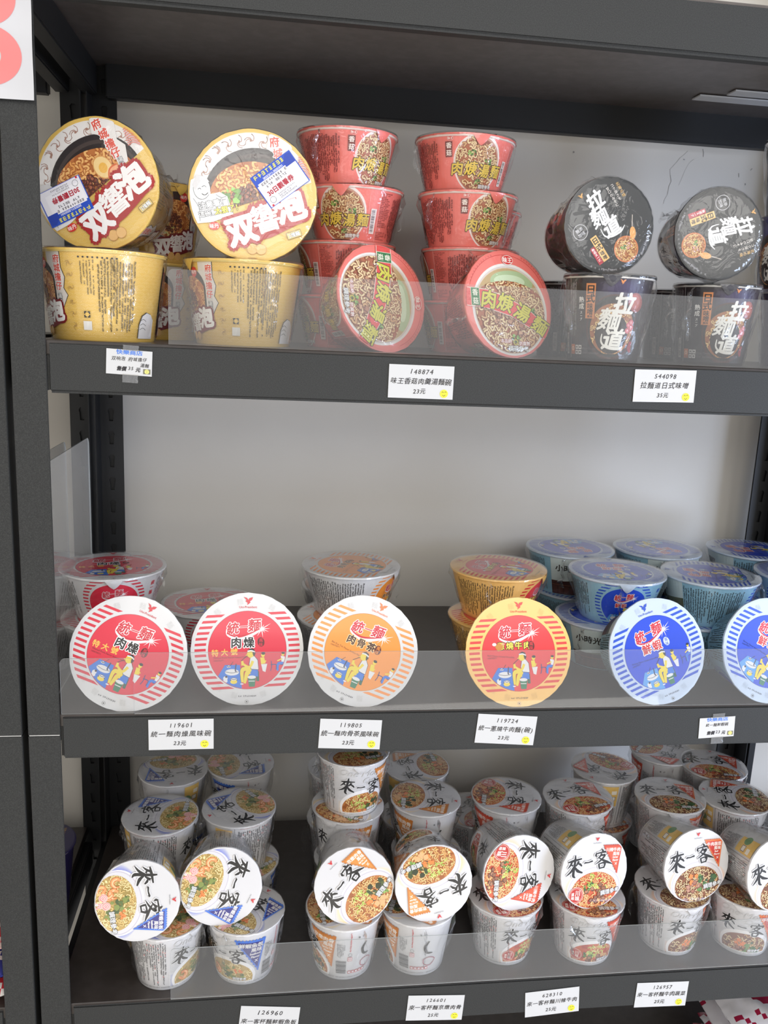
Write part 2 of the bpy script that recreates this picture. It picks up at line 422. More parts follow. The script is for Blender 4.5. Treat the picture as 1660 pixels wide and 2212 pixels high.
    def to_side(s, r0, r1, h):
        """wrap onto the cup wall; every piece is cut at the 5 degree facets of the wall and lies flat on its facet"""
        rm = (r0+r1)/2; du = rm*radians(5); V = []; Fs = []; I = []
        def cut(p, x, side):
            out = []
            for j in range(len(p)):
                a = p[j-1]; b = p[j]; da = (a[0]-x)*side; db = (b[0]-x)*side
                if db >= 0:
                    if da < 0: t = da/(da-db); out.append((x, a[1]+t*(b[1]-a[1])))
                    out.append(b)
                elif da >= 0: t = da/(da-db); out.append((x, a[1]+t*(b[1]-a[1])))
            return out
        for p, z, mi in zip(s.P, s.Z, s.I):
            k0 = int(math.floor(min(q[0] for q in p)/du+1e-6)); k1 = int(math.ceil(max(q[0] for q in p)/du-1e-6))
            rest = p
            for kk in range(k0, max(k1, k0+1)):
                if kk < k1-1: c = cut(rest, (kk+1)*du, -1); rest = cut(rest, (kk+1)*du, 1)
                else: c = rest
                if len(c) < 3: continue
                a0 = -pi/2+kk*radians(5); a1 = a0+radians(5); k = len(V)
                for u, v in c:
                    f = min(max(u/du-kk, 0), 1); r = r0+(r1-r0)*(v-.001)/(h-.0055)+z+.0001
                    V.append((r*(cos(a0)*(1-f)+cos(a1)*f), r*(sin(a0)*(1-f)+sin(a1)*f), v))
                Fs.append(tuple(range(k, k+len(c)))); I.append(mi)
        return V, Fs, I

# brush-written characters, unit box
LAI = [([(.14, .74), (.45, .80), (.86, .86)], [.05, .10, .05]), ([(.50, 1.04), (.50, .80), (.47, .45), (.44, .10), (.56, -.02)], [.05, .10, .10, .12, .03]),
       ([(.34, .76), (.26, .60), (.12, .44)], [.09, .08, .02]), ([(.30, .62), (.40, .56)], [.05, .08]), ([(.70, .76), (.62, .62), (.54, .52)], [.10, .08, .04]),
       ([(.64, .66), (.78, .60), (.88, .50)], [.04, .09, .05]), ([(.47, .52), (.30, .28), (.06, .10)], [.10, .09, .02]), ([(.50, .50), (.66, .30), (.94, .18)], [.05, .12, .05])]
YI = [([(.02, .42), (.10, .52), (.50, .52), (.92, .62), (1.0, .56)], [.05, .17, .13, .18, .06])]
KE = [([(.46, 1.02), (.52, .95), (.54, .88)], [.04, .10, .08]), ([(.16, .84), (.14, .74), (.18, .66)], [.05, .10, .04]), ([(.18, .82), (.50, .86), (.86, .88), (.84, .80), (.74, .72)], [.05, .07, .11, .09, .02]),
      ([(.48, .80), (.38, .66), (.22, .54)], [.09, .08, .02]), ([(.36, .68), (.66, .72), (.56, .56), (.36, .40), (.14, .28)], [.05, .09, .08, .07, .02]), ([(.34, .58), (.56, .46), (.82, .34), (1.12, .22)], [.04, .09, .11, .03]),
      ([(.34, .30), (.36, .16), (.40, .02)], [.08, .08, .06]), ([(.36, .28), (.60, .32), (.70, .28), (.64, .04)], [.05, .07, .10, .06]), ([(.40, .05), (.64, .08)], [.06, .06])]
BLACK = (24, 23, 24); 
def brand3(A, x, y, s, gap=.62, rot=0, yi=.0, out=None, c=BLACK, dy=(0, 0, 0)):
    A.push(x, y, 1, rot)
    A.strokes(LAI, -gap*s, dy[0]*s, s*1.05, c, out=out, wk=1.25); A.strokes(YI, 0, dy[1]*s, s*.48, c, out=out, outw=.1); A.strokes(KE, gap*s, dy[2]*s, s*.98, c, out=out, wk=1.25)
    A.pop()
def eagle(A, x, y, s, c):
    A.push(x, y, s)
    A.poly([(-.5, .45), (-.15, .35), (.0, .12), (.12, .32), (.5, .42), (.38, .12), (.16, -.02), (.24, -.14), (-.1, -.42), (-.06, -.18), (-.3, -.02), (-.2, .12)], c)
    A.pop()

# ---- food pictures
def blob(R, x, y, r, n=9, j=.3, ry=1):
    return [(x+r*(1+R.uniform(-j, j))*cos(2*pi*i/n), y+r*ry*(1+R.uniform(-j, j))*sin(2*pi*i/n)) for i in range(n)]
def food(A, cx, cy, rx, ry, seed, broth, broth2, nood, tops, n=70, lw=.05, amp=1.0):
    R = random.Random(seed); s = min(rx, ry)
    A.conv(ell(cx, cy, rx, ry, 48), broth); A.clip_e(cx, cy, rx, ry)
    for i in range(26):
        a = R.uniform(0, 2*pi); q = sqrt(R.random())*.9; A.conv(blob(R, cx+rx*q*cos(a), cy+ry*q*sin(a), s*R.uniform(.06, .2), 8), broth2)
    for i in range(n):
        a = R.uniform(0, 2*pi); q = sqrt(R.random())*.98; x = cx+rx*q*cos(a); y = cy+ry*q*sin(a); h = R.uniform(0, 2*pi); ph = R.uniform(0, 6); P = []
        L = R.randint(5, 9)
        for k in range(L):
            P.append((x, y)); hh = h+1.25*sin(ph+k*1.5)*amp; x += s*.085*cos(hh); y += s*.085*sin(hh); h += R.uniform(-.25, .25)
        w = s*lw*R.uniform(.8, 1.2); A.stroke(P, w*1.75, nood[0], 3); A.stroke(P, w, nood[1] if R.random() < .75 else nood[2], 3)
    for t in tops:
        k, tx, ty, ts = t[:4]; X = cx+rx*tx; Y = cy+ry*ty; q = s*ts
        if k == 'meat':
            for i in range(9):
                x = X+q*R.uniform(-.9, .9); y = Y+q*R.uniform(-.7, .7); r = q*R.uniform(.22, .4); a = R.uniform(0, 90); P = [(x+r*cos(radians(a+90*j+R.uniform(-18, 18))), y+r*.85*sin(radians(a+90*j+R.uniform(-18, 18)))) for j in range(4)]
                P.sort(key=lambda p: atan2(p[1]-y, p[0]-x)); A.conv(P, t[4][0]); A.conv([(x+(p[0]-x)*.72-r*.06, y+(p[1]-y)*.72+r*.1) for p in P], t[4][1 + (i % 2)])
        elif k == 'mince':
            for i in range(int(70*ts/.5)):
                a = R.uniform(0, 2*pi); g = sqrt(R.random()); x = X+q*g*cos(a); y = Y+q*.8*g*sin(a); r = q*R.uniform(.06, .13); A.conv(blob(R, x, y, r*1.3, 7), t[4][0]); A.conv(blob(R, x-r*.1, y+r*.2, r*.75, 6), t[4][1 + (i % 2)])
        elif k == 'leaf':
            for i in range(16):
                x = X+q*R.uniform(-.9, .9); y = Y+q*R.uniform(-.7, .7); A.conv(blob(R, x, y, q*R.uniform(.14, .32), 8, .4), t[4][i % len(t[4])])
        elif k == 'shred':
            for i in range(26):
                x = X+q*R.uniform(-1, 1); y = Y+q*R.uniform(-.7, .7); h = R.uniform(0, 6.3); P = [(x, y), (x+q*.2*cos(h), y+q*.2*sin(h)), (x+q*.35*cos(h+.8), y+q*.35*sin(h+.8))]; A.stroke(P, q*.09, t[4][i % len(t[4])], 3)
        elif k == 'shrimp':
            for i in range(5):
                x = X+q*R.uniform(-.7, .7); y = Y+q*R.uniform(-.7, .7); r = q*.34; a0 = R.uniform(0, 360)
                P = [(x+r*cos(radians(a0+k2*55)), y+r*sin(radians(a0+k2*55))) for k2 in range(6)]
                A.stroke(P, [r*.5, r*.95, r*.95, r*.9, r*.6, r*.3], (206, 106, 58), 4); A.stroke(P, [r*.3, r*.72, r*.72, r*.66, r*.4, r*.1], (244, 164, 104), 4); A.stroke([(px_+r*.04, py_+r*.08) for px_, py_ in P[1:5]], r*.24, (252, 206, 160), 4)
        elif k == 'naruto':
            for dx, dy in ((-.45, .05), (.35, .3), (.25, -.4)):
                x = X+q*dx; y = Y+q*dy; r = q*.42; A.conv([(x+r*(1+.07*sin(a*10*pi/20*4))*cos(a*2*pi/40), y+r*(1+.07*sin(a*10*pi/20*4))*sin(a*2*pi/40)) for a in range(40)], (246, 206, 196)); A.disc(x, y, r*.86, (240, 150, 146))
                P = [(x+r*.75*(1-k2/14)*cos(k2*.95), y+r*.75*(1-k2/14)*sin(k2*.95)) for k2 in range(13)]; A.stroke(P, r*.13, (252, 226, 220), 3)
        elif k == 'cube':
            for i in range(6):
                x = X+q*R.uniform(-.8, .8); y = Y+q*R.uniform(-.6, .6); r = q*.34; a = R.uniform(0, 90); P = [(x+r*cos(radians(a+90*j)), y+r*sin(radians(a+90*j))) for j in range(4)]; A.conv([(p[0]+r*.12, p[1]-r*.16) for p in P], t[4][0]); A.conv(P, t[4][1])
        elif k == 'egg':
            A.disc(X, Y, q, (222, 160, 92), q*.8, 60); A.disc(X, Y, q*.9, (246, 214, 150), q*.7, 60); A.disc(X+q*.05, Y, q*.45, (240, 186, 84), q*.4, 60)
        elif k == 'prawn':
            P = [(X-q*.2, Y+q*.7), (X-q*.5, Y+q*.2), (X-q*.45, Y-q*.4), (X+q*.1, Y-q*.7)]; A.stroke(P, [q*.5, q*.7, q*.6, q*.2], (222, 110, 62)); A.stroke(P, [q*.3, q*.5, q*.4, q*.1], (246, 176, 130))
            for k2 in range(4): A.stroke([(X-q*(.7-.1*k2), Y+q*(.5-.32*k2)), (X-q*.25, Y+q*(.45-.32*k2))], q*.06, (226, 110, 66))
    A.clips.pop()
BEEF = ((92, 52, 36), (150, 98, 70), (176, 124, 92)); GREEN = ((70, 108, 44), (112, 150, 66), (150, 186, 92), (58, 88, 40)); LIME = ((198, 212, 104), (168, 196, 84), (222, 226, 138))
TOFU = ((178, 118, 70), (226, 176, 122)); CARROT = ((208, 96, 44), (238, 136, 66)); MINCE = ((88, 44, 34), (136, 74, 54), (166, 98, 72))
FOODS = {
 'seafood': dict(broth=(196, 164, 96), broth2=(166, 142, 74), nood=((176, 138, 66), (240, 222, 162), (226, 196, 124)), tops=[('leaf', .25, -.15, .5, ((92, 110, 56), (132, 146, 74), (70, 90, 48))), ('leaf', .0, .45, .35, ((92, 110, 56), (132, 146, 74))), ('cube', .4, .4, .25, CARROT), ('shrimp', -.45, -.2, .62), ('naruto', -.05, -.55, .5)]),
 'stew': dict(broth=(190, 120, 64), broth2=(160, 92, 46), nood=((166, 96, 44), (240, 206, 140), (228, 176, 104)), tops=[('shred', -.15, .35, .55, LIME), ('leaf', .45, .1, .5, ((60, 76, 40), (84, 98, 52), (48, 58, 34))), ('cube', .0, -.25, .36, CARROT), ('cube', .3, -.45, .5, TOFU), ('leaf', .6, -.25, .25, GREEN)]),
 'spicy': dict(broth=(206, 92, 52), broth2=(182, 66, 38), nood=((180, 84, 44), (246, 204, 140), (236, 166, 100)), tops=[('leaf', -.25, .25, .3, GREEN), ('shred', .1, .42, .55, LIME), ('meat', .05, -.1, .6, BEEF), ('meat', .35, -.35, .45, BEEF)]),
 'veg': dict(broth=(140, 84, 48), broth2=(112, 64, 36), nood=((108, 60, 32), (234, 208, 158), (206, 160, 104)), tops=[('cube', -.2, .3, .42, CARROT), ('leaf', .4, .1, .55, ((64, 104, 52), (104, 142, 72), (48, 82, 42))), ('meat', -.1, -.25, .55, ((120, 70, 54), (190, 140, 116), (168, 112, 88)))]),
 'red': dict(broth=(176, 100, 66), broth2=(150, 78, 50), nood=((138, 76, 46), (236, 210, 160), (212, 168, 118)), tops=[('meat', -.2, -.1, .34, ((120, 66, 50), (196, 146, 112), (222, 188, 150))), ('meat', .35, -.3, .34, ((120, 66, 50), (206, 160, 126), (176, 120, 92))), ('leaf', -.3, .45, .18, GREEN), ('leaf', .5, .15, .18, GREEN), ('leaf', .1, -.6, .16, GREEN)]),
 'double': dict(broth=(196, 120, 62), broth2=(172, 96, 46), nood=((178, 98, 42), (244, 190, 118), (232, 164, 90)), tops=[('shred', -.1, -.5, .5, ((226, 220, 150), (202, 206, 120))), ('mince', -.08, -.12, .55, MINCE), ('leaf', -.55, .08, .3, ((110, 160, 60), (150, 200, 90), (86, 134, 52)))]),
 'miso': dict(broth=(172, 104, 54), broth2=(140, 78, 40), nood=((130, 74, 36), (236, 196, 130), (214, 160, 94)), tops=[('leaf', -.1, .2, .3, GREEN), ('meat', .4, .1, .3, ((150, 70, 70), (232, 176, 170), (244, 206, 196)))]),
}

# ------------------------------------------------------------------ lids (unit circle) and side prints (metres)
EC = {'seafood': ((46, 44, 128), (70, 120, 214), (120, 130, 208), '鮮蝦魚板', 'Seafood'), 'stew': ((222, 146, 66), (204, 124, 52), (246, 214, 160), '京燉肉骨', 'Bak Kut Teh'),
      'spicy': ((222, 92, 62), (204, 70, 46), (248, 206, 170), '川辣牛肉', 'Chili Beef'), 'veg': ((206, 60, 48), (224, 120, 70), (242, 190, 160), '牛肉蔬菜', 'Beef')}
EW = (216, 215, 216)
def tri(A, k, x, y, s, tx=1.0):
    c, edge, _, t1, t2 = EC[k]
    A.push(x, y, s)
    n = 9; P = []
    for i in range(n): P.append((-.46+.92*i/n, .62-.05*i/n)); P.append((-.46+.92*(i+.5)/n, .67-.05*i/n))
    P += [(.50, .60), (.33, -.72)]
    for i in range(10):
        f = (i+.5)/10.5; P.append((.33-.79*f-.03, -.72+1.34*f)); f = (i+1)/10.5; P.append((.33-.79*f+.02, -.72+1.34*f))
    A.poly(P, edge); A.poly([(-.36, .55), (.42, .50), (.29, -.55)], c)
    A.text(t1, .05, .40, .19, (250, 246, 240), rot=-3, bold=.02); A.text('風味', .22, .20, .18, (250, 246, 240), bold=.02, rot=-3); A.text(t2, .18, .05, .12, (250, 246, 240), bold=.03, sx=.9 if len(t2) < 9 else .6); A.text('Flavor', .20, -.08, .12, (250, 246, 240), bold=.03)
    A.stroke([(.18, -.20), (.28, -.30)], .02, (250, 246, 240)); A.stroke([(.28, -.19), (.18, -.31)], .02, (250, 246, 240))
    A.pop()
def stamp(A, x, y, r):
    A.disc(x, y, r, (240, 214, 200)); A.disc(x, y, r*.94, (190, 44, 36)); A.ring(x, y, r*.80, r*.85, (244, 200, 184))
    A.text('川', x+r*.22, y+r*.28, r*.72, (248, 232, 222), bold=.03); A.text('味', x+r*.22, y-r*.34, r*.62, (248, 232, 222), bold=.03); A.text('道', x-r*.42, y+r*.18, r*.42, (248, 232, 222), bold=.03); A.text('地', x-r*.42, y-r*.26, r*.42, (248, 232, 222), bold=.03)
def lid_cup(k):
    A = Art(); A.clip_e(0, 0, .985, .985); f = FOODS[k]
    tint = EC[k][2]
    for i in range(7):    # printed colour wash around the bowl picture
        t = i/6; w = tuple(int(EW[j]+(tint[j]-EW[j])*t*.9) for j in range(3)); A.disc(.0, -.52+.01*i, 1.0-.03*i, w, .66-.012*i, n=44)
    A.disc(.02, -.45, .83, (226, 224, 228), .63, n=44); A.disc(.02, -.475, .80, (200, 194, 206), .59, n=44); A.disc(.02, -.48, .775, (220, 218, 222), .575, n=44)
    food(A, .02, -.53, .70, .51, hash_(k), n=120, lw=.043, **f)
    for i in range(24):
        R = random.Random(i+5); a = R.uniform(-2.6, -.5); A.conv(blob(R, .9*cos(a)*R.uniform(.8, 1.05), .94*sin(a)*R.uniform(.9, 1.03), .03, 6), f['nood'][i % 3])
    if k in ('spicy',): stamp(A, -.54, -.60, .23)
    A.text('調理參考', .50, -.58, .145, (236, 236, 236), rot=6, bold=.02, out=(60, 60, 60), outw=.05)
    brand3(A, -.22, .25, .54, gap=.76, out=(222, 221, 222), dy=(-.12, .02, .12))
    tri(A, k, .50, .31, .60)
    eagle(A, .02, .87, .13, (206, 40, 46)); A.text('Uni-President', .02, .775, .045, (60, 60, 60))
    if k == 'seafood': A.ring(.02, -.955, .016, .032, (250, 250, 250), n=14)
    return A, EW
def hash_(k): return sum(ord(c)*(i+3) for i, c in enumerate(k))
def side_cup(k):
    r0, r1, h = .0405, .0520, .0905; A = Art(); C = 2*pi*(r0+r1)/2; f = FOODS[k]; tint = EC[k][2]
    A.clip_r(-C/2, .004, C/2, .0885)
    for i in range(5):
        t = i/4; w = tuple(int(EW[j]+(tint[j]-EW[j])*t*.85) for j in range(3)); A.rect(-.034+.002*i, .006, .048-.002*i, .030-.004*i, w)
    A.disc(.010, .016, .040, (246, 244, 244), .031, n=40); A.clip_r(-.034, .008, .050, .09)
    food(A, .010, .014, .036, .027, hash_(k)+3, n=70, lw=.05, **f); A.clips.pop()
    A.text('One More', .004, .076, .015, (206, 205, 204), rot=-4, shear=.3); A.text('Cup?', .018, .063, .013, (206, 205, 204), rot=-4, shear=.3)
    brand3(A, .002, .0515, .025, gap=.80, rot=-8, out=(222, 221, 220), dy=(0, 0, .05))
    if k == 'spicy': stamp(A, -.018, .019, .0095)
    tri(A, k, .040, .052, .042)
    A.text('調理參考', .026, .0115, .0052, (236, 236, 236), bold=.03, out=(70, 70, 70), outw=.05)
    eagle(A, .004, .087, .006, (206, 40, 46))
    A.greek(-.098, .008, -.037, .083, .0020, (52, 50, 50), seed=5, m2=(200, 60, 50), lead=.42); A.rect(-.101, .008, -.1005, .086, (120, 120, 120)); A.greek(-.094, .0845, -.040, .0872, .0016, (196, 60, 50), vertical=False, seed=8, ragged=False)
    # right of the panel: bar code, small print, drawing
    A.greek(.060, .040, .073, .066, .0014, (90, 90, 90), seed=2); A.barcode(.060, .012, .075, .034, (80, 80, 80), True); A.greek(.0785, .050, .0815, .084, .0022, (206, 60, 60), seed=4, lead=.2)
    A.ring(.080, .045, .0022, .0027, (120, 120, 120), n=16); A.rect(.077, .034, .083, .041, (206, 70, 70)); A.rect(.0775, .0345, .0825, .0405, EW); A.ring(.080, .0375, .0012, .0018, (206, 70, 70), n=12)
    for i in range(5): A.poly([(.078+i*.0055, .012), (.0825+i*.0055, .012), (.0825+i*.0055, .0165), (.078+i*.0055, .0165)], (206, 70, 70)); A.rect(.0787+i*.0055, .0127, .0818+i*.0055, .0158, EW)
    A.stroke([(.103, .062), (.098, .052), (.101, .042), (.110, .040)], [.0015, .004, .0035, .001], (40, 40, 44)); A.stroke([(.097, .030), (.105, .033), (.115, .028), (.108, .018), (.098, .022), (.097, .030)], .001, (170, 70, 90))
    A.greek(.090, .066, .106, .076, .0026, (70, 70, 70), vertical=False, seed=13, lead=.8, dens=.7)
    A.rect(-.128, .045, -.104, .083, (236, 196, 110)); A.disc(-.124, .060, .007, (120, 156, 110)); A.rect(-.114, .068, -.106, .075, (246, 240, 226)); A.rect(-.116, .056, -.107, .064, (90, 84, 120)); A.rect(-.1152, .0568, -.1078, .0632, (246, 240, 226))
    A.greek(-.128, .010, -.104, .042, .0014, (70, 70, 70), seed=21)
    A.greek(-.14, .0045, .14, .0065, .0012, (90, 90, 90), vertical=False, seed=9, ragged=False, lead=.3)
    return A

# -- wide striped bowl
DC = {'red': dict(base=(218, 217, 216), disc=(222, 40, 66), bar=(214, 40, 62), t='肉燥', tc=BLACK, to=(250, 250, 250), en='Minced Pork Flavor Instant Noodles', xl=True, ec=(206, 40, 56)),
      'orange': dict(base=(218, 217, 216), disc=(244, 150, 54), bar=(244, 150, 70), t='肉骨茶', tc=(60, 22, 24), to=(252, 214, 160), en='Bak Kut Teh Flavor Instant Noodles', xl=False, ec=(236, 120, 60)),
      'yellow': dict(base=(246, 196, 112), disc=(228, 52, 58), bar=(222, 60, 56), t='蔥燒牛肉', tc=(250, 226, 90), to=(30, 24, 20), en='Beef Flavor Instant Noodles', xl=False, ec=(214, 60, 50)),
      'blue': dict(base=(196, 210, 228), disc=(14, 68, 206), bar=(26, 78, 196), t='鮮蝦', tc=(206, 50, 50), to=(250, 246, 240), en='Shrimp Flavor Instant Noodles', xl=False, ec=(40, 80, 190))}
YEL = (240, 214, 60); BLU = (40, 118, 214); WH = (230, 230, 230)
def logo_uni(A, x, y, s, rot=4):
    A.push(x, y, s, rot)
    for i, (ch, dx, dy, z) in enumerate((('統', -.66, -.05, .74), ('一', .0, -.02, .5), ('麵', .64, .04, .80))): A.text(ch, dx, dy, z, WH, bold=.085, shear=.1)
    A.stroke([(-1.0, -.05), (-.95, -.42), (-.3, -.66), (.4, -.48), (1.05, -.16)], [.10, .22, .26, .22, .05], WH); A.stroke([(-.98, -.08), (-.92, -.40), (-.3, -.58), (.4, -.42), (.98, -.18)], [.02, .08, .12, .08, .02], (206, 30, 52))
    for i, (ch, dx, dy, z) in enumerate((('統', -.66, -.05, .74), ('一', .0, -.02, .5), ('麵', .64, .04, .80))): A.text(ch, dx, dy, z, (206, 30, 52), bold=.028, shear=.1)
    A.stroke([(-.35, -.92), (.4, -.62), (1.0, -.30)], [.01, .05, .08], (250, 220, 224))
    cx, cy = 1.05, -.22
    for a, l in ((0, .5), (28, .62), (60, .3), (95, .34), (150, .2), (200, .35), (235, .5), (275, .5), (310, .3), (335, .45)):
        A.stroke([(cx, cy), (cx+l*cos(radians(a)), cy+l*sin(radians(a)))], [.07, .005], (255, 250, 250))
    A.disc(cx, cy, .09, (255, 252, 252)); A.pop()
def picnic(A, k):
    tb = BLU if k != 'blue' else (84, 160, 226)
    A.poly([(-.40, -.29), (-.13, -.29), (-.08, -.80), (-.62, -.66)], tb)
    A.disc(-.27, -.42, .125, WH, .058); A.stroke([(-.39, -.41), (-.27, -.43), (-.15, -.41)], .008, (30, 30, 40)); A.disc(-.33, -.32, .035, WH, .018); A.stroke([(-.36, -.305), (-.33, -.325), (-.30, -.305)], .012, (30, 30, 40))
    A.disc(-.385, -.53, .04, WH); A.disc(-.37, -.50, .02, (40, 40, 60)); A.disc(-.385, -.575, .04, WH, .03)
    A.disc(-.235, -.56, .062, (24, 30, 40), .045); A.disc(-.235, -.59, .062, YEL, .038); A.disc(-.235, -.545, .055, WH, .022); A.stroke([(-.28, -.54), (-.235, -.55), (-.19, -.54)], .01, (30, 30, 40)); A.stroke([(-.20, -.27), (-.21, -.39), (-.19, -.40)], .022, (30, 44, 90)); A.stroke([(-.30, -.30), (-.25, -.23)], .008, (30, 30, 40))
    # seated diner
    A.poly([(.04, -.42), (.21, -.40), (.22, -.58), (.17, -.58), (.16, -.50), (.05, -.50)], (24, 92, 72)); A.poly([(.02, -.36), (.19, -.34), (.20, -.50), (.04, -.48)], BLU)
    A.stroke([(.08, -.38), (-.03, -.36), (-.09, -.40), (-.08, -.60)], [.08, .09, .08, .05], (24, 24, 24)); A.stroke([(.08, -.38), (-.03, -.36), (-.09, -.40), (-.08, -.60)], [.07, .08, .07, .04], YEL); A.disc(-.09, -.63, .03, WH, .012)
    A.stroke([(.06, -.42), (.0, -.44), (-.04, -.62)], [.07, .08, .04], YEL)
    A.poly([(.05, -.16), (.12, -.12), (.19, -.20), (.21, -.38), (.07, -.37), (.03, -.28)], (24, 24, 24)); A.poly([(.055, -.165), (.12, -.128), (.183, -.205), (.203, -.372), (.075, -.362), (.038, -.28)], WH)
    A.stroke([(.10, -.22), (.04, -.33), (-.08, -.27)], [.05, .045, .035], YEL); A.stroke([(-.11, -.22), (.0, -.12)], .01, (30, 24, 24)); A.stroke([(-.08, -.30), (-.09, -.22)], [.05, .04], YEL)
    A.disc(.055, -.09, .062, YEL, .072); A.poly([(-.01, -.10), (-.035, -.115), (-.005, -.13)], YEL)
    A.poly([(.0, -.03), (.06, .01), (.12, -.01), (.145, -.09), (.12, -.14), (.095, -.10), (.09, -.05), (.02, -.045)], (24, 24, 26)); A.stroke([(.0, -.045), (.07, -.035), (.135, -.06)], .024, WH)
    A.poly([(.01, -.50), (.16, -.50), (.14, -.68), (.04, -.68)], (30, 120, 84)); A.disc(.085, -.51, .075, WH, .03); A.stroke([(.03, -.58), (.14, -.58)], .014, WH)
    # two smaller diners and chairs
    A.disc(.28, -.11, .034, YEL, .04); A.disc(.285, -.085, .035, (24, 24, 26), .025); A.poly([(.23, -.16), (.30, -.15), (.33, -.26), (.25, -.28)], YEL); A.stroke([(.26, -.24), (.34, -.22)], .02, YEL); A.poly([(.25, -.28), (.36, -.27), (.33, -.42), (.28, -.40)], WH)
    A.disc(.64, -.10, .026, YEL, .032); A.disc(.645, -.08, .03, (24, 24, 26), .02); A.poly([(.60, -.13), (.67, -.14), (.71, -.24), (.62, -.25)], WH); A.stroke([(.63, -.18), (.54, -.22)], .02, YEL)
    A.stroke([(.69, -.27), (.56, -.27), (.55, -.40)], [.05, .05, .03], BLU); A.stroke([(.43, -.22), (.44, -.32), (.42, -.40)], .012, (30, 60, 130)); A.stroke([(.42, -.29), (.52, -.29), (.52, -.38)], .014, (30, 60, 130)); A.stroke([(.60, -.29), (.70, -.29), (.70, -.38)], .014, (30, 60, 130))
def lid_bowl(k):
    d = DC[k]; A = Art(); A.clip_e(0, 0, .985, .985)
    faint = tuple(int(c*.93) for c in d['base'])
    for a in (60, 100, 130, -70, -105, -125): A.text('麵', .86*cos(radians(a)), .86*sin(radians(a)), .12, faint, rot=a-90)
    Ri, Ro = .745, .945
    y = -.70; i = 0
    while y < .70:
        ya, yb = y, y+.046
        for s in (-1, 1):
            A.push(0, 0, 1, 3)
            if abs(ya) < Ri-.02 and abs(yb) < Ri-.02:
                A.poly([(s*sqrt(Ri*Ri-ya*ya), ya), (s*sqrt(Ro*Ro-ya*ya), ya), (s*sqrt(Ro*Ro-yb*yb), yb), (s*sqrt(Ri*Ri-yb*yb), yb)], d['bar'])
            A.pop()
        y += .0995
    A.disc(0, -.02, .705, tuple(int(c*.75) for c in d['disc']), n=64); A.disc(0, -.02, .70, d['disc'], n=64)
    A.clip_e(0, -.02, .695, .695)
    logo_uni(A, -.07, .40, .30)
    n = len(d['t']); sz = {2: .20, 3: .17, 4: .145}[n]
    for i, ch in enumerate(d['t']): A.text(ch, -.15+(i-(n-1)/2)*sz*1.15+.06, .11+i*.006, sz, d['tc'], bold=.03, out=d['to'], outw=.07)
    A.conv(ell(.24, .12, .062, .085, 20, 10), (90, 20, 26) if k != 'blue' else (214, 226, 240)); A.vtext('風味', .24, .155, .075, d['disc'] if k != 'blue' else (60, 90, 180), bold=.01)
    if d['xl']:
        for i, ch in enumerate('特大號'): A.text(ch, -.58+i*.17, -.075+i*.012, .13, (250, 196, 90), bold=.025)
    tc = tuple(int(c*.55) for c in d['disc'])
    A.text(d['en'], -.60, -.165 if d['xl'] else -.06, .046, tc, rot=2 if d['xl'] else -4, al='L'); A.text('100070071', -.60, -.215 if d['xl'] else -.115, .042, tc, rot=2, al='L')
    if k == 'yellow': A.poly([(-.46, .10), (-.38, .18), (-.30, .11), (-.34, .03), (-.40, .01)], (206, 140, 60)); A.disc(-.47, .14, .04, WH, .03); A.disc(-.30, .15, .03, (240, 170, 140), .02)
    picnic(A, k); A.clips.pop()
    eagle(A, .0, .86, .17, d['ec']); A.text('Uni-President', .0, .755, .058, d['ec'], bold=.01)
    A.greek(-.15, -.87, .20, -.83, .026, (70, 70, 80), vertical=False, ragged=False, lead=.2); A.ring(0, -.945, .028, .034, (150, 150, 150), n=16); A.disc(0, -.945, .012, (60, 60, 60))
    return A, d['base']
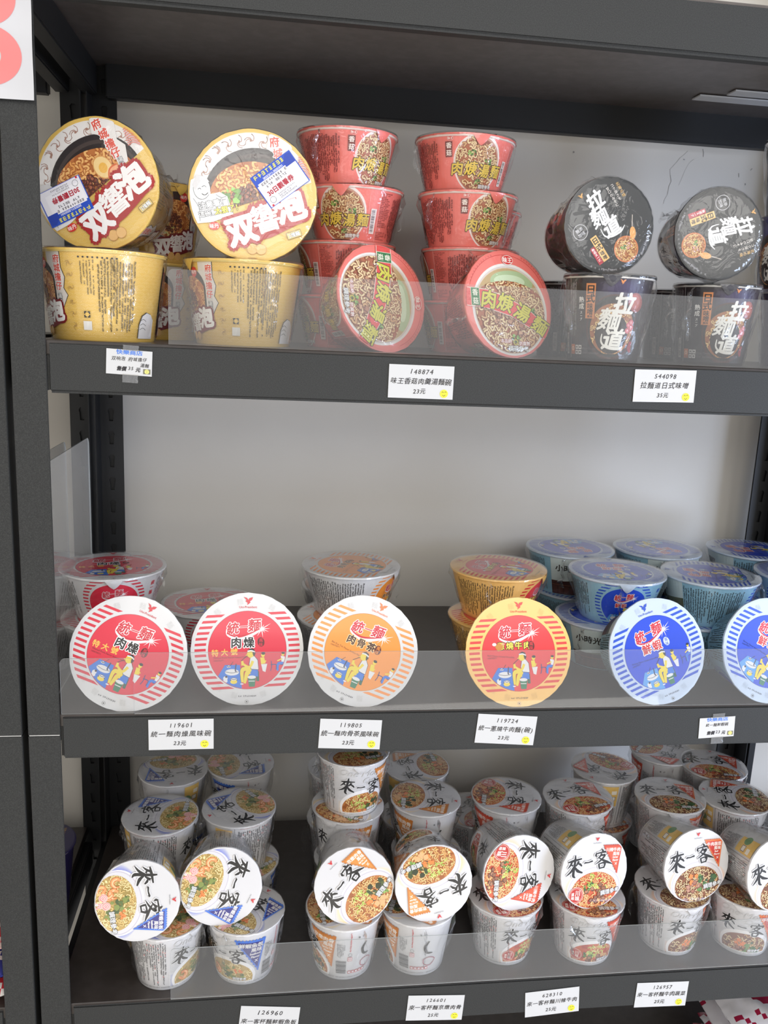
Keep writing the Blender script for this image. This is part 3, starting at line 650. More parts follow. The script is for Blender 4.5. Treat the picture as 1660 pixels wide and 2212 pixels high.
def side_bowl(k):
    d = DC[k]; r0, r1, h = .0500, .0690, .070; A = Art(); C = 2*pi*(r0+r1)/2
    base = d['base'] if k != 'blue' else (142, 188, 212)
    A.clip_r(-C/2, .002, C/2, .066)
    A.rect(-C/2, .002, C/2, .067, base)
    cy = .0325; Ri, Ro = .0345, .0425; y = -.031
    while y < .0315:
        for s in (-1, 1):
            ya, yb = y, y+.0024
            if abs(ya) < Ri and abs(yb) < Ri: A.poly([(s*1.0*sqrt(Ri*Ri-ya*ya), cy+ya), (s*(sqrt(Ro*Ro-ya*ya)), cy+ya), (s*(sqrt(Ro*Ro-yb*yb)), cy+yb), (s*sqrt(Ri*Ri-yb*yb), cy+yb)], d['bar'])
        y += .0052
    A.disc(0, cy-.001, .0325, d['disc'], .0305, n=48); A.clip_e(0, cy-.001, .0323, .0303)
    A.push(0, cy-.001, .0455); logo_uni(A, -.04, .36, .27); n = len(d['t'])
    for i, ch in enumerate(d['t']): A.text(ch, -.10+(i-(n-1)/2)*.19, .05, .16, d['tc'], bold=.03, out=d['to'], outw=.07)
    if d['xl']:
        for i, ch in enumerate('特大號'): A.text(ch, -.50+i*.15, -.10, .11, (250, 196, 90), bold=.025)
    picnic(A, k); A.pop(); A.clips.pop()
    eagle(A, 0, .0645, .005, d['ec'])
    A.greek(-.135, .006, -.052, .062, .0022, (50, 46, 44), seed=3, lead=.5)
    A.greek(.060, .006, .125, .062, .0020, (60, 56, 56), seed=7, lead=.5); A.vtext('統一麵', .053, .055, .007, d['bar'], bold=.02)
    if k == 'blue':   # advertisement on the back of the bowl
        for s in (-1, 1):
            A.push(s*C/2, 0)
            A.rect(-.052, .002, .052, .066, (206, 222, 224)); A.rect(-.052, .002, .052, .026, (66, 34, 30)); A.rect(-.052, .018, .052, .0195, (110, 66, 50)); A.poly([(-.03, .026), (.052, .026), (.052, .040), (.03, .036), (.0, .031)], (90, 96, 70))
            for i in range(10): A.rect(-.05+i*.0105, .004, -.0425+i*.0105, .016, (84, 46, 40))
            A.text('小時光麵館', -.014, .049, .0125, (36, 32, 30), bold=.03); A.greek(-.02, .052, .04, .054, .0015, (90, 90, 90), vertical=False, ragged=False); A.pop()
    return A

def seigaiha(A, x0, y0, x1, y1, s, c, bg):
    r = 0; y = y1; A.z += A.STEP
    while y > y0-s:
        x = x0+(s if r % 2 else 0)
        while x < x1+s:
            A.arc(x, y, s*.93, s, c, 20, 160, 8, .62); A.arc(x, y, s*.55, s*.62, c, 35, 145, 6, .62); x += 2*s
        y -= s*.62; r += 1
def vine(A, R, x, y, s, c):
    for k in range(3):
        a = R.uniform(0, 6.3); P = [(x+s*t*cos(a+t*2.2), y+s*t*sin(a+t*2.2)) for t in (0, .35, .7, .95, .8)]; A.stroke(P, [s*.1, s*.12, s*.09, s*.08, s*.03], c)
    A.conv(blob(R, x, y, s*.2, 5, .5), c)
def logo_double(A, x, y, s, rot, red=(176, 42, 44)):
    A.push(x, y, s, rot)
    it = (('双', -.98, -.12, 1.12), ('響', .02, .02, 1.08), ('泡', 1.0, .16, 1.16))
    for ch, dx, dy, z in it: A.text(ch, dx, dy, z, red, bold=.09); A.text(ch, dx, dy, z, red, bold=.16)
    for x_, y_, r_ in ((-1.0, -.15, .55), (0, 0, .6), (1.0, .15, .6)): A.disc(x_, y_, r_, red)
    A.stroke([(-1.2, -.5), (0, -.45), (1.3, -.35)], [.3, .5, .3], red)
    for ch, dx, dy, z in it: A.text(ch, dx, dy, z, (250, 248, 246), bold=.022 if ch == '響' else .055)
    A.pop()
FY = (234, 194, 98); FY2 = (244, 216, 148)
def lid_double():
    A = Art(); A.clip_e(0, 0, .985, .985)
    seigaiha(A, -1, -1, 1, .2, .085, FY2, FY)
    A.poly([(-1.0, -.46), (-.8, -.39), (1.0, .29), (1.0, 1.0), (-1, 1)], (238, 234, 230)); A.ring(0, 0, .955, 1.0, FY, n=48)
    A.push(0, 0, 1, 0); R = random.Random(2)
    for a in range(28, 190, 13): vine(A, R, .83*cos(radians(a)), .83*sin(radians(a)), .11, (170, 128, 112))
    A.pop()
    # bowl picture, cut along the slanted edge
    A.clips.append(('p', 0, 0, 0, 0, [(-.72, -.36), (.98, .28), (.98, 1), (-1.1, 1), (-1.1, -.36)]))
    A.disc(.02, -.02, .80, (44, 36, 36), .74, 20, n=48); A.disc(.02, -.03, .74, (72, 60, 56), .66, 20, n=48); A.disc(.02, -.05, .70, (44, 34, 32), .62, 20, n=48)
    food(A, .02, -.06, .70, .58, 77, n=170, lw=.055, **FOODS['double'])
    food_extra = [('egg',), ('prawn',)]
    A.disc(.20, .20, .15, (222, 160, 92), .19, 20); A.disc(.20, .20, .135, (246, 214, 150), .17, 20); A.disc(.20, .19, .07, (240, 186, 84), .08)
    P = [(.44, .14), (.34, .10), (.30, .0), (.34, -.08)]; A.stroke(P, [.10, .15, .14, .05], (222, 110, 62)); A.stroke(P, [.05, .10, .09, .03], (248, 180, 136))
    A.poly([(.20, .72), (.36, .64), (.34, .45), (.44, .32), (.46, .10), (.62, .16), (.66, .40), (.56, .52), (.60, .76), (.50, .96), (.24, .94)], (238, 234, 230))
    A.clips.pop()
    for i, (ch, x, y) in enumerate((('府', .32, .83), ('城', .38, .66), ('擔', .43, .49), ('仔', .47, .34))): A.text(ch, x, y, .16, (226, 92, 76), rot=8, bold=.03, out=(250, 246, 244), outw=.06)
    A.vtext('湯麵', .51, .22, .085, (236, 236, 236), bold=.02, out=(60, 60, 60), outw=.06)
    for i in range(8): A.stroke([(.70, .62-.035*i), (.80, .64-.035*i), (.90, .56-.035*i)], .012, (232, 130, 116))
    # cartoon-style line drawing of a smiling person eating, kept plain
    A.poly([(-1, .16), (-.84, .24), (-.70, .16), (-.66, -.02), (-.52, .02), (-.40, -.04), (-.34, -.22), (-.30, -.30), (-.62, -.44), (-1.0, -.50)], (238, 238, 238))
    A.disc(-.80, .06, .13, (246, 246, 246), .17, 12); A.ring(-.80, .06, .125, .133, (90, 90, 90), 100, 330, 24, 1.3); A.poly([(-.95, .10), (-.88, .26), (-.74, .24), (-.68, .16), (-.82, .16), (-.90, .02)], (216, 214, 214))
    A.stroke([(-.80, .08), (-.76, .10), (-.73, .08)], .010, (60, 60, 60)); A.stroke([(-.86, .04), (-.83, .06), (-.81, .04)], .010, (60, 60, 60)); A.stroke([(-.80, -.02), (-.75, -.04), (-.70, .0)], .014, (60, 60, 60))
    A.stroke([(-.58, -.02), (-.50, -.06), (-.42, -.04)], .010, (120, 120, 120)); A.stroke([(-.58, -.07), (-.50, -.10), (-.42, -.08)], .010, (120, 120, 120)); A.stroke([(-.93, -.10), (-.84, -.24), (-.82, -.44)], .008, (120, 120, 120)); A.stroke([(-.40, -.08), (-.36, -.2), (-.30, -.30)], .008, (120, 120, 120))
    A.text('注意看！', -.66, -.17, .115, (250, 250, 250), rot=14, bold=.03, out=BLACK, outw=.06); A.text('這碗麵', -.70, -.31, .10, (250, 250, 250), rot=14, bold=.03, out=BLACK, outw=.06); A.text('太狠了！', -.42, -.235, .11, (250, 230, 60), rot=14, bold=.03, out=BLACK, outw=.06)
    A.disc(.0, -.82, .085, (206, 150, 82)); A.disc(.0, -.82, .078, (232, 184, 112)); A.disc(.14, -.82, .085, (206, 150, 82)); A.disc(.14, -.82, .078, (236, 190, 120))
    logo_double(A, .20, -.34, .43, 20)
    A.disc(-.60, -.50, .085, (222, 52, 44), .062, 8); A.text('味丹', -.60, -.50, .075, (252, 244, 236), rot=8, bold=.02)
    A.push(.66, -.56, 1, 20); A.rect(-.12, -.055, .12, .055, (150, 126, 84)); A.rect(-.11, -.045, .11, .045, (240, 214, 140)); A.text('2塊麵', 0, 0, .075, (250, 250, 246), bold=.03, out=(60, 50, 40), outw=.05); A.pop()
    return A, (236, 198, 100)
def side_double():
    r0, r1, h = .0590, .0715, .102; A = Art(); C = 2*pi*(r0+r1)/2; A.clip_r(-C/2, .004, C/2, .098)
    seigaiha(A, -C/2, .006, C/2, .098, .0065, FY2, FY)
    for off in (0, C/2, -C/2):
        A.push(off, 0)
        A.poly([(.036, .098), (.036, .080), (.040, .070), (.037, .058), (.042, .050), (.036, .040), (.030, .030), (.014, .030), (.014, .098)], (60, 40, 34)); A.poly([(.035, .098), (.035, .080), (.039, .070), (.036, .058), (.041, .050), (.035, .040), (.030, .031), (.014, .031), (.014, .098)], (232, 226, 220))
        A.conv([(-.034, .030), (.024, .030), (.024, .066)] + ell(-.005, .066, .029, .026, 16, 0, 0, 180)[1:-1] + [(-.034, .066)], (44, 34, 34))
        A.clips.append(('p', 0, 0, 0, 0, [(off-.031, .03), (off+.021, .03), (off+.021, .1), (off-.031, .1)]))
        A.pop(); food(A, off-.005, .056, .030, .026, 12, n=70, lw=.06, **FOODS['double']); A.clips.pop(); A.push(off, 0)
        A.disc(.006, .086, .006, (222, 52, 44)); A.text('味丹', .006, .086, .005, (252, 244, 236), bold=.02)
        A.vtext('府城擔仔', .0305, .090, .0095, (222, 90, 76), bold=.03, out=(250, 246, 244), outw=.06); A.vtext('湯麵', .0305, .049, .006, (236, 236, 236), bold=.02, out=(60, 60, 60), outw=.06)
        logo_double(A, .000, .026, .0215, 8, (128, 28, 34)); A.disc(-.008, .010, .005, (236, 190, 120)); A.disc(.003, .010, .005, (236, 190, 120))
        R = random.Random(7)
        for q in range(6): vine(A, R, .047, .086-.014*q, .0045, (176, 140, 80))
        A.greek(.056, .050, .074, .090, .0017, (60, 52, 40), seed=31, lead=.9); A.greek(.076, .010, .118, .092, .0023, (56, 48, 36), seed=3, lead=.4)
        for q in range(9): A.disc(.058+q*.0048, .0925, .0011, (40, 36, 30), n=8)
        A.rect(.060, .026, .067, .033, (40, 36, 30)); A.rect(.0615, .0275, .0655, .0315, FY); A.rect(.063, .026, .064, .033, FY); A.rect(.060, .029, .067, .030, FY)
        A.rect(.0585, .012, .0685, .022, (222, 218, 210))
        # grey hands of the line drawing
        P = [(.126, .004), (.127, .020), (.131, .030), (.138, .034), (.146, .032), (.152, .026), (.152, .004)]; A.poly([(x-.001, y+.0008) for x, y in P], (60, 60, 60)); A.poly(P, (222, 220, 220))
        for q in range(3): A.stroke([(.128, .0145+q*.005), (.133, .0165+q*.005), (.138, .014+q*.005)], .0006, (70, 70, 70))
        A.pop()
    return A

RB = (240, 124, 114)
def lid_mushroom():
    A = Art(); A.clip_e(0, 0, .985, .985); A.disc(0, 0, .985, RB, n=56)
    A.ring(0, .0, .925, .935, (200, 60, 56), 20, 160, 40); A.disc(.02, -.10, .87, (236, 232, 226), n=56); A.disc(.02, -.11, .83, (214, 206, 200), n=56); A.disc(.02, -.12, .81, (230, 200, 170), n=56)
    A.clip_e(.02, -.12, .80, .80); A.disc(.02, .10, .8, (196, 168, 122), .6, n=40); A.disc(.10, .42, .5, (176, 196, 150), .22, n=30); A.disc(.05, .44, .36, (206, 222, 186), .12, n=30)
    food(A, .0, -.26, 1.0, .70, 5, n=270, lw=.045, **FOODS['red']); A.clips.pop()
    A.clips.pop(); A.clip_e(0, 0, .99, .99)
    band = lambda w, o=0: [(-1, .26+w), (-.5, .24+w), (0, .10+w), (.5, -.14+w), (1, -.52+w), (1, -.80-w), (.9, -.72-w), (.5, -.46-w), (0, -.22-w), (-.5, -.10-w), (-1, -.06-w)]
    A.poly(band(.012), (244, 226, 214)); A.poly(band(0), (226, 70, 66))
    A.push(-.78, .10, 1, 0); A.rect(-.10, -.17, .10, .17, (230, 226, 200)); A.rect(-.09, -.16, .09, .16, (44, 120, 66)); A.text('香', 0, .08, .13, (244, 240, 220), bold=.02); A.text('菇', 0, -.08, .13, (244, 240, 220), bold=.02); A.pop()
    for ch, x, y, r in (('肉', -.48, .07, -6), ('焿', -.10, .02, -16), ('湯', .28, -.15, -26), ('麵', .68, -.38, -32)): A.text(ch, x, y, .36, (214, 206, 70), rot=r, bold=.03, shear=.12, out=(44, 50, 20), outw=.035)
    A.push(-.35, -.17, 1, -14); A.text('INSTANT NOODLES MUSHROOM PORK FLAVOR', .22, 0, .062, (90, 24, 24)); A.pop()
    A.disc(.02, .83, .13, (246, 232, 222), .09); A.disc(.02, .83, .12, (214, 44, 44), .08); A.text('味王', .02, .83, .11, (250, 240, 230), bold=.03)
    A.text('調理參考', .12, -.84, .12, (240, 240, 236), bold=.02, out=(80, 50, 40), outw=.05); A.text('本品絕', -.16, -.70, .085, (240, 236, 230), bold=.02, out=(190, 50, 44), outw=.06); A.text('防腐劑', .27, -.74, .085, (240, 236, 230), bold=.02, out=(190, 50, 44), outw=.06); A.ring(.06, -.72, .035, .06, (196, 176, 70), n=16)
    for a in list(range(28, 72, 4))+list(range(112, 160, 4)): A.text('元', .955*cos(radians(a)), .955*sin(radians(a)), .035, (150, 40, 40), rot=a-90)
    return A, RB
def side_mushroom():
    r0, r1, h = .0490, .0645, .069; A = Art(); C = 2*pi*(r0+r1)/2; A.clip_r(-C/2, .002, C/2, .066); A.rect(-C/2, .002, C/2, .067, (238, 122, 112)); A.push(0, -.0025, .955)
    for off in (0, C/2, -C/2):
        A.push(off, 0); A.disc(.0, .038, .0335, (238, 226, 220), .037, n=40); A.disc(.0, .037, .031, (200, 150, 126), .0345, n=40); A.pop()
        food(A, off, .036, .0295, .033, 8, n=110, lw=.055, **FOODS['red']); A.push(off, 0)
        for i, ch in enumerate('肉焿湯麵'): A.text(ch, -.028+i*.019, .031+(.0015 if i % 2 else 0)-.0006*i, .0175, (222, 190, 74), bold=.03, shear=.1, out=(40, 26, 16), outw=.04)
        A.text('調理參考', .015, .010, .0055, (240, 236, 230), bold=.02, out=(90, 50, 40), outw=.04)
        A.rect(-.0435, .045, -.0345, .064, (120, 46, 40)); A.text('香', -.039, .0592, .0075, (248, 236, 226), bold=.02); A.text('菇', -.039, .0502, .0075, (248, 236, 226), bold=.02)
        A.disc(-.037, .0678, .004, (246, 226, 216), .0028); A.disc(-.037, .0678, .0037, (206, 50, 46), .0025)
        A.text('味王', -.037, .0678, .0032, (250, 240, 230), bold=.02)
        A.greek(.052, .022, .070, .068, .0014, (110, 30, 30), seed=4, vertical=False, lead=.6); A.rect(.0505, .004, .0509, .070, (246, 206, 200)); A.rect(.036, .012, .0362, .064, (246, 206, 200))
        A.greek(.072, .006, .125, .066, .0026, (96, 26, 30), seed=6, lead=.12)
        A.rect(.0395, .014, .0475, .046, (236, 226, 222)); A.barcode(.0405, .016, .0455, .044, (70, 50, 50), True)
        A.greek(.051, .006, .070, .018, .0014, (120, 34, 32), seed=14, vertical=False, lead=.6)
        A.pop()
    A.pop()
    return A

def side_miso(c=(34, 26, 32), c2=(60, 50, 86), gold=(222, 142, 84), t2='熟成'):
    r0, r1, h = .0440, .0540, .105; A = Art(); C = 2*pi*(r0+r1)/2; A.clip_r(-C/2, .0035, C/2, .101); A.rect(-C/2, .0035, C/2, .102, c)
    for off in (0, C/2, -C/2):
        A.push(off, 0)
        R = random.Random(3)
        for i in range(5): A.disc(.012, .088, .040-.006*i, tuple(int(c[j]+(c2[j]-c[j])*(i+1)/5) for j in range(3)), .017-.002*i, n=24)
        A.disc(.006, .042, .0330, (66, 26, 22), .040, n=36); A.disc(.006, .043, .0305, (24, 16, 16), .037, n=36); A.clip_r(off-.027, .01, off+.040, .075)
        A.pop(); food(A, off+.006, .040, .028, .031, 15, n=60, lw=.055, **FOODS['miso']); A.clips.pop(); A.push(off, 0)
        A.disc(.006, .034, .021, (36, 24, 24), .024, n=26)
        A.disc(.032, .073, .010, (150, 60, 56), .012, 30); A.disc(.031, .074, .007, (186, 92, 80), .009, 30)
        for dx, dy in ((.027, .046), (.031, .043), (.026, .039), (.030, .049)): A.disc(dx, dy, .0035, (206, 100, 110)); A.disc(dx, dy, .0018, (234, 150, 152))
        A.stroke([(.034, .026), (.033, .018), (.036, .013)], [.005, .006, .003], (150, 34, 40))
        A.rect(-.0285, .052, -.0170, .094, gold); A.text('日', -.0227, .0868, .0115, BLACK, bold=.03); A.text('式', -.0227, .0762, .0110, BLACK, bold=.03); A.text('味', -.0227, .0668, .0078, BLACK, bold=.02); A.text('噌', -.0227, .0600, .0078, BLACK, bold=.02); A.text('風味', -.0227, .0545, .0034, BLACK, bold=.02)
        A.vtext(t2, -.0345, .0745, .0075, (240, 238, 234), bold=.02); A.vtext('スープ', -.0345, .0590, .0038, (240, 238, 234), bold=.02)
        for ch, x, y, z in (('拉', .018, .071, .027), ('麵', .002, .052, .028), ('道', .009, .028, .027)): A.text(ch, x, y, z, (246, 243, 234), bold=.035, shear=.18)
        A.stroke([(-.006, .034), (-.006, .024), (.002, .0175), (.016, .0165), (.022, .0200)], [.001, .0022, .0026, .0030, .0006], (246, 243, 234))
        eagle(A, .012, .0965, .007, (222, 142, 84)); A.text('Miso Flavor', -.022, .0155, .0042, (110, 100, 104)); A.text('Instant Noodles', -.022, .0105, .0042, (110, 100, 104))
        A.greek(-.0515, .030, -.042, .096, .0013, (168, 164, 166), seed=3, lead=.5); A.rect(-.0535, .0035, -.0530, .101, (200, 198, 196)); A.greek(-.072, .030, -.056, .098, .0013, (150, 146, 150), seed=9, lead=.5)
        A.rect(-.0645, .008, -.0585, .034, (196, 192, 188)); A.barcode(-.0635, .010, -.0595, .032, (50, 46, 50), True)
        A.rect(-.0515, .008, -.0445, .020, (214, 122, 70)); A.ring(-.048, .0150, .0014, .0024, (250, 226, 200), n=14); A.text('TQF', -.048, .0100, .0030, (120, 36, 20), bold=.03)
        for i in range(2):
            for j in range(2): A.rect(-.0428+i*.0055, .008+j*.0062, -.0382+i*.0055, .0130+j*.0062, (226, 224, 222)); A.disc(-.0405+i*.0055, .0105+j*.0062, .0014, (40, 34, 40), n=6)
        A.pop()
    return A
def lid_miso(c=(32, 36, 40)):
    A = Art(); A.clip_e(0, 0, .985, .985); A.disc(0, 0, .98, c, n=48)
    for ch, x, y, z in (('拉', .03, .62, .40), ('麵', -.08, .30, .42), ('道', .04, -.03, .40)): A.text(ch, x, y, z, (244, 244, 244), bold=.035, shear=.15)
    A.stroke([(-.20, .06), (-.20, -.12), (-.06, -.22), (.16, -.24), (.30, -.18)], [.01, .03, .035, .04, .01], (244, 244, 244))
    A.disc(.05, -.62, .27, (60, 30, 20)); food(A, .05, -.62, .25, .25, 6, n=70, lw=.07, **FOODS['miso']); A.ring(.05, -.62, .25, .28, (200, 120, 70), n=28)
    A.disc(.36, -.42, .07, (224, 160, 90), .13, -30); A.stroke([(.42, -.30), (.56, -.10)], .02, (180, 170, 160))
    A.push(-.42, -.28, 1, 0); A.rect(-.10, -.28, .06, .30, (232, 186, 116)); A.vtext('日式', -.02, .20, .15, BLACK, bold=.03); A.vtext('味噌', -.02, -.10, .10, BLACK, bold=.03); A.rect(-.22, -.28, -.11, .12, (176, 40, 58)); A.vtext('熟成スープ', -.165, .07, .065, (246, 240, 240), bold=.02, step=1.0); A.pop()
    A.ring(-.62, .26, .155, .165, (210, 210, 214), n=28); A.text('無添', -.62, .31, .09, (220, 220, 224)); A.text('加味', -.62, .21, .09, (220, 220, 224))
    eagle(A, -.20, .86, .13, (210, 160, 90))
    A.vtext('甘口のみそに', .38, .66, .075, (232, 226, 220), bold=.01); A.vtext('コク深さを', .50, .66, .075, (232, 226, 220), bold=.01); A.vtext('北海の味', .62, .62, .085, (216, 176, 110), bold=.01)
    for a in range(-150, -30, 6): A.text('元', .93*cos(radians(a)), .93*sin(radians(a)), .045, (190, 190, 194), rot=a+90)
    A.text('Instant Noodles', .45, -.78, .07, (190, 190, 196), rot=36); A.text('Miso Flavor', -.52, -.74, .07, (190, 190, 196), rot=-36)
    return A, c

# ------------------------------------------------------------------ cup builder
def lathe(prof, n=72):
    V = []; Fs = []
    for r, z in prof:
        for i in range(n): a = 2*pi*i/n; V.append((r*cos(a), r*sin(a), z))
    for j in range(len(prof)-1):
        for i in range(n): k = (i+1) % n; Fs.append((j*n+i, j*n+k, (j+1)*n+k, (j+1)*n+i))
    return V, Fs
SHAPES = {'cup': (.0405, .0520, .0545, .0905), 'bowl': (.0500, .0690, .0715, .070), 'double': (.0590, .0715, .0745, .102), 'mush': (.0490, .0645, .0670, .069), 'miso': (.0440, .0540, .0565, .105)}
DES = {}
def lid_coat(col): return mat(col, .30, .55, coatr=.06)
def design(name, shape, lidart, sideart, bodycol, rimcol, lidcoat=1.0, tabcol=None):
    r0, r1, R, h = SHAPES[shape]; n = 72
    prof = [(0, .003), (r0-.004, .003), (r0-.003, .0005), (r0-.0005, 0), (r0, .001), (r1, h-.0045), (r1+.0006, h-.0040), (R-.0006, h-.0040), (R, h-.0030), (R+.0003, h-.0018), (R-.0002, h-.0008), (R-.002, h-.0004), (0, h-.0004)]
    V, Fs = lathe(prof, n); idx = [0]*len(Fs); nseg = n
    for j in range(len(prof)-1):
        for i in range(n):
            if j >= 5: idx[j*n+i] = 1
    sv, sf, si = sideart.to_side(r0, r1, h); k = len(V)
    ms = [mat(bodycol, .38, .35), mat(rimcol, .35, .3)]+sideart.mats
    me = new_mesh('cup_body', V+sv, Fs+[tuple(a+k for a in f) for f in sf], ms, idx+[a+2 for a in si])
    sm = [True]*len(Fs)+[False]*len(sf); me.polygons.foreach_set('use_smooth', sm); me.set_sharp_from_angle(angle=radians(40))
    # smooth shading for the wrapped print too: give it the cup's normals through smooth faces
    me.polygons.foreach_set('use_smooth', [True]*len(me.polygons))
    # foil lid with a slightly wavy crimped edge
    A, lc = lidart; R2 = random.Random(hash_(name)); rad = [R+.0007+R2.uniform(-.0003, .0005) for _ in range(n)]
    LV = [(0, 0, h)]; LF = []
    for i in range(n): a = 2*pi*i/n; LV.append(((R-.0022)*cos(a), (R-.0022)*sin(a), h))
    for i in range(n): a = 2*pi*i/n; LV.append((rad[i]*cos(a), rad[i]*sin(a), h-.0002))
    for i in range(n): a = 2*pi*i/n; q = rad[i]+.0003; LV.append((q*cos(a), q*sin(a), h-.0024+R2.uniform(-.0005, .0005)))
    for i in range(n):
        k2 = (i+1) % n; LF.append((0, 1+i, 1+k2)); LF.append((1+i, 1+n+i, 1+n+k2, 1+k2)); LF.append((1+n+i, 1+2*n+i, 1+2*n+k2, 1+n+k2))
    lv, lf, li = A.to_lid(R, h); k = len(LV)
    lm = new_mesh('lid', LV+lv, LF+[tuple(a+k for a in f) for f in lf], [mat(lc, .32, .5)]+[coated(m) for m in A.mats], [0]*len(LF)+[a+1 for a in li])
    # pull tab at the front
    t = tabcol or lc; TV = []; TF = []; nn = 6
    for i in range(nn+1):
        f = i/nn; wdt = .0120*(1-f)**.75+.0006; y = -(R+.0012)+.0*f; zz = h-.0008-.0135*f; yy = -(R+.0014)+.0035*f-.001*sin(f*pi)
        TV += [(-wdt, yy+.0012*(1-f), zz), (0, yy-.0006, zz), (wdt, yy+.0012*(1-f), zz)]
    for i in range(nn): a = i*3; TF += [(a, a+1, a+4, a+3), (a+1, a+2, a+5, a+4)]
    k = len(TV); TV += [(x, y+.0003, z) for x, y, z in TV]; TF += [tuple(reversed([q+k for q in f])) for f in TF]
    tm = new_mesh('pull_tab', TV, TF, mat(t, .32, .5), smooth=True)
    # shrink film: loose shell, gathered under the rim
    def film(seed, lidded=True):
        R3 = random.Random(seed); m = 60; P = [(r0*.55, -.0006), (r0+.0012, -.0004), (r0+.0022, .004)]
        for q in range(1, 9): f = q/9; P.append((r0+(r1-r0)*f+.0020+.004*f*f, .004+(h-.010)*f))
        P += [(R+.0014, h-.004), (R+.0020, h-.001), (R+.0008, h+.0019), (R*.80, h+.0021), (R*.4, h+.0022), (.0004, h+.0022)]
        if not lidded: P[-5:] = [(R+.0012, h-.0026)]+[(R+.0010, h-.0024-.0001*q) for q in range(4)]
        ph = [R3.uniform(0, 6.3) for _ in range(6)]; V2 = []; F2 = []
        for j, (r, z) in enumerate(P):
            for i in range(m):
                a = 2*pi*i/m; w = 0
                if 2 < j < len(P)-6: w = .0016*sin(a*7+ph[0]+z*60)+.0012*sin(a*13+ph[1]-z*90)+.0010*R3.uniform(-1, 1)
                V2.append(((r+w)*cos(a), (r+w)*sin(a), z+(.0006*R3.uniform(-1, 1) if 2 < j < len(P)-6 else 0)))
        for j in range(len(P)-1):
            for i in range(m): k3 = (i+1) % m; F2.append((j*m+i, j*m+k3, (j+1)*m+k3, (j+1)*m+i))
        # crumpled seam fins at two sides
        for ang, sz in ((ph[2], .012), (ph[2]+pi+.4, .009)):
            k4 = len(V2); nu, nv = 5, 9
            for u in range(nu):
                for v in range(nv):
                    fu = u/(nu-1); fv = v/(nv-1); rr = r1+.003+sz*fu*sin(fv*pi)**.7; zz = h*.28+h*.66*fv; aa = ang+R3.uniform(-1, 1)*.05*fu*2
                    V2.append((rr*cos(aa), rr*sin(aa), zz+R3.uniform(-.002, .002)*fu))
            for u in range(nu-1):
                for v in range(nv-1): F2.append((k4+u*nv+v, k4+(u+1)*nv+v, k4+(u+1)*nv+v+1, k4+u*nv+v+1))
        return new_mesh('plastic_wrap', V2, F2, M_FILM, smooth=True)
    DES[name] = dict(top=A.z, shape=shape, body=me, lid=lm, tab=tm, film=film(hash_(name)), film_open=film(hash_(name), False))
_ct = {}
def coated(m):
    if m in _ct: return _ct[m]
    if 'Principled BSDF' not in m.node_tree.nodes: return m
    c = m.copy(); b = c.node_tree.nodes['Principled BSDF']; b.inputs['Coat Weight'].default_value = .5; b.inputs['Coat Roughness'].default_value = .07; b.inputs['Roughness'].default_value = .32
    _ct[m] = c; return c

for k in EC: design('cup_'+k, 'cup', lid_cup(k), side_cup(k), EW, EW)
for k in DC: design('bowl_'+k, 'bowl', lid_bowl(k), side_bowl(k), DC[k]['base'] if k != 'blue' else (150, 194, 216), DC[k]['base'])
design('double', 'double', lid_double(), side_double(), FY, (240, 214, 130))
design('mushroom', 'mush', lid_mushroom(), side_mushroom(), RB, (238, 222, 214))
design('miso', 'miso', lid_miso(), side_miso(), (34, 26, 32), (226, 222, 216), tabcol=(60, 60, 70))
design('violet', 'miso', lid_miso((50, 44, 96)), side_miso((38, 32, 84), (70, 66, 140), (214, 150, 110), '濃厚'), (38, 32, 84), (222, 220, 220), tabcol=(60, 60, 110))

def cup(des, label, group=None, pos=None, n=None, spin=0, wrap=True, tab=True, lidpx=None, yaw=0, elev=None, y=None, z=None):
    """standing: pos=(x,y,z_base); lying: lid centre given by pixel and depth or height"""
    D = DES[des]; r0, r1, R, h = SHAPES[D['shape']]
    bowl = D['shape'] in ('bowl', 'mush', 'double')
    if pos is not None:
        M = Matrix.Translation(pos) @ Matrix.Rotation(radians(spin), 4, 'Z')
    else:
        al = math.atan((R-r0)/h) if elev is None else radians(elev); ya = radians(yaw)
        nv = Vector((sin(ya)*cos(al), -cos(ya)*cos(al), sin(al)))
        if z is None: c = on_y(lidpx[0], lidpx[1], y)
        elif y is None:
            c = on_z(lidpx[0], lidpx[1], z+R*cos(al))
        else:
            yy = max(on_z(lidpx[0], lidpx[1], z+R*cos(al)).y, R*sin(al)+.0045) if y == 'guard' else y
            c = on_y(lidpx[0], lidpx[1], yy); c.z = z+R*cos(al)+.0004
        X0 = Vector((0, 0, 1)).cross(nv).normalized(); Y0 = nv.cross(X0)
        sp = radians(spin); X = X0*cos(sp)+Y0*sin(sp); Y = nv.cross(X)
        M = Matrix((X, Y, nv)).transposed().to_4x4(); M.translation = c-nv*h
    o = bpy.data.objects.new('noodle_bowl' if bowl else 'noodle_cup', None); COL.objects.link(o); o.empty_display_size = .02
    o.matrix_world = M; tag(o, label, 'noodle bowl' if bowl else 'noodle cup', group)
    for nm, key in (('cup_body', 'body'), ('lid', 'lid')) + ((('pull_tab', 'tab'),) if tab else ()) + ((('plastic_wrap', 'film_open' if (pos is None and D['shape'] == 'cup') else 'film'),) if wrap else ()):
        c_ = bpy.data.objects.new(nm, D[key]); COL.objects.link(c_); c_.parent = o
    return o

G1 = 'yellow noodle bowls on the top shelf'; G2 = 'red mushroom noodle bowls on the top shelf'; G3 = 'black noodle cups on the top shelf'; G4 = 'striped noodle bowls on the middle shelf'; G5 = 'white noodle cups on the bottom shelf'
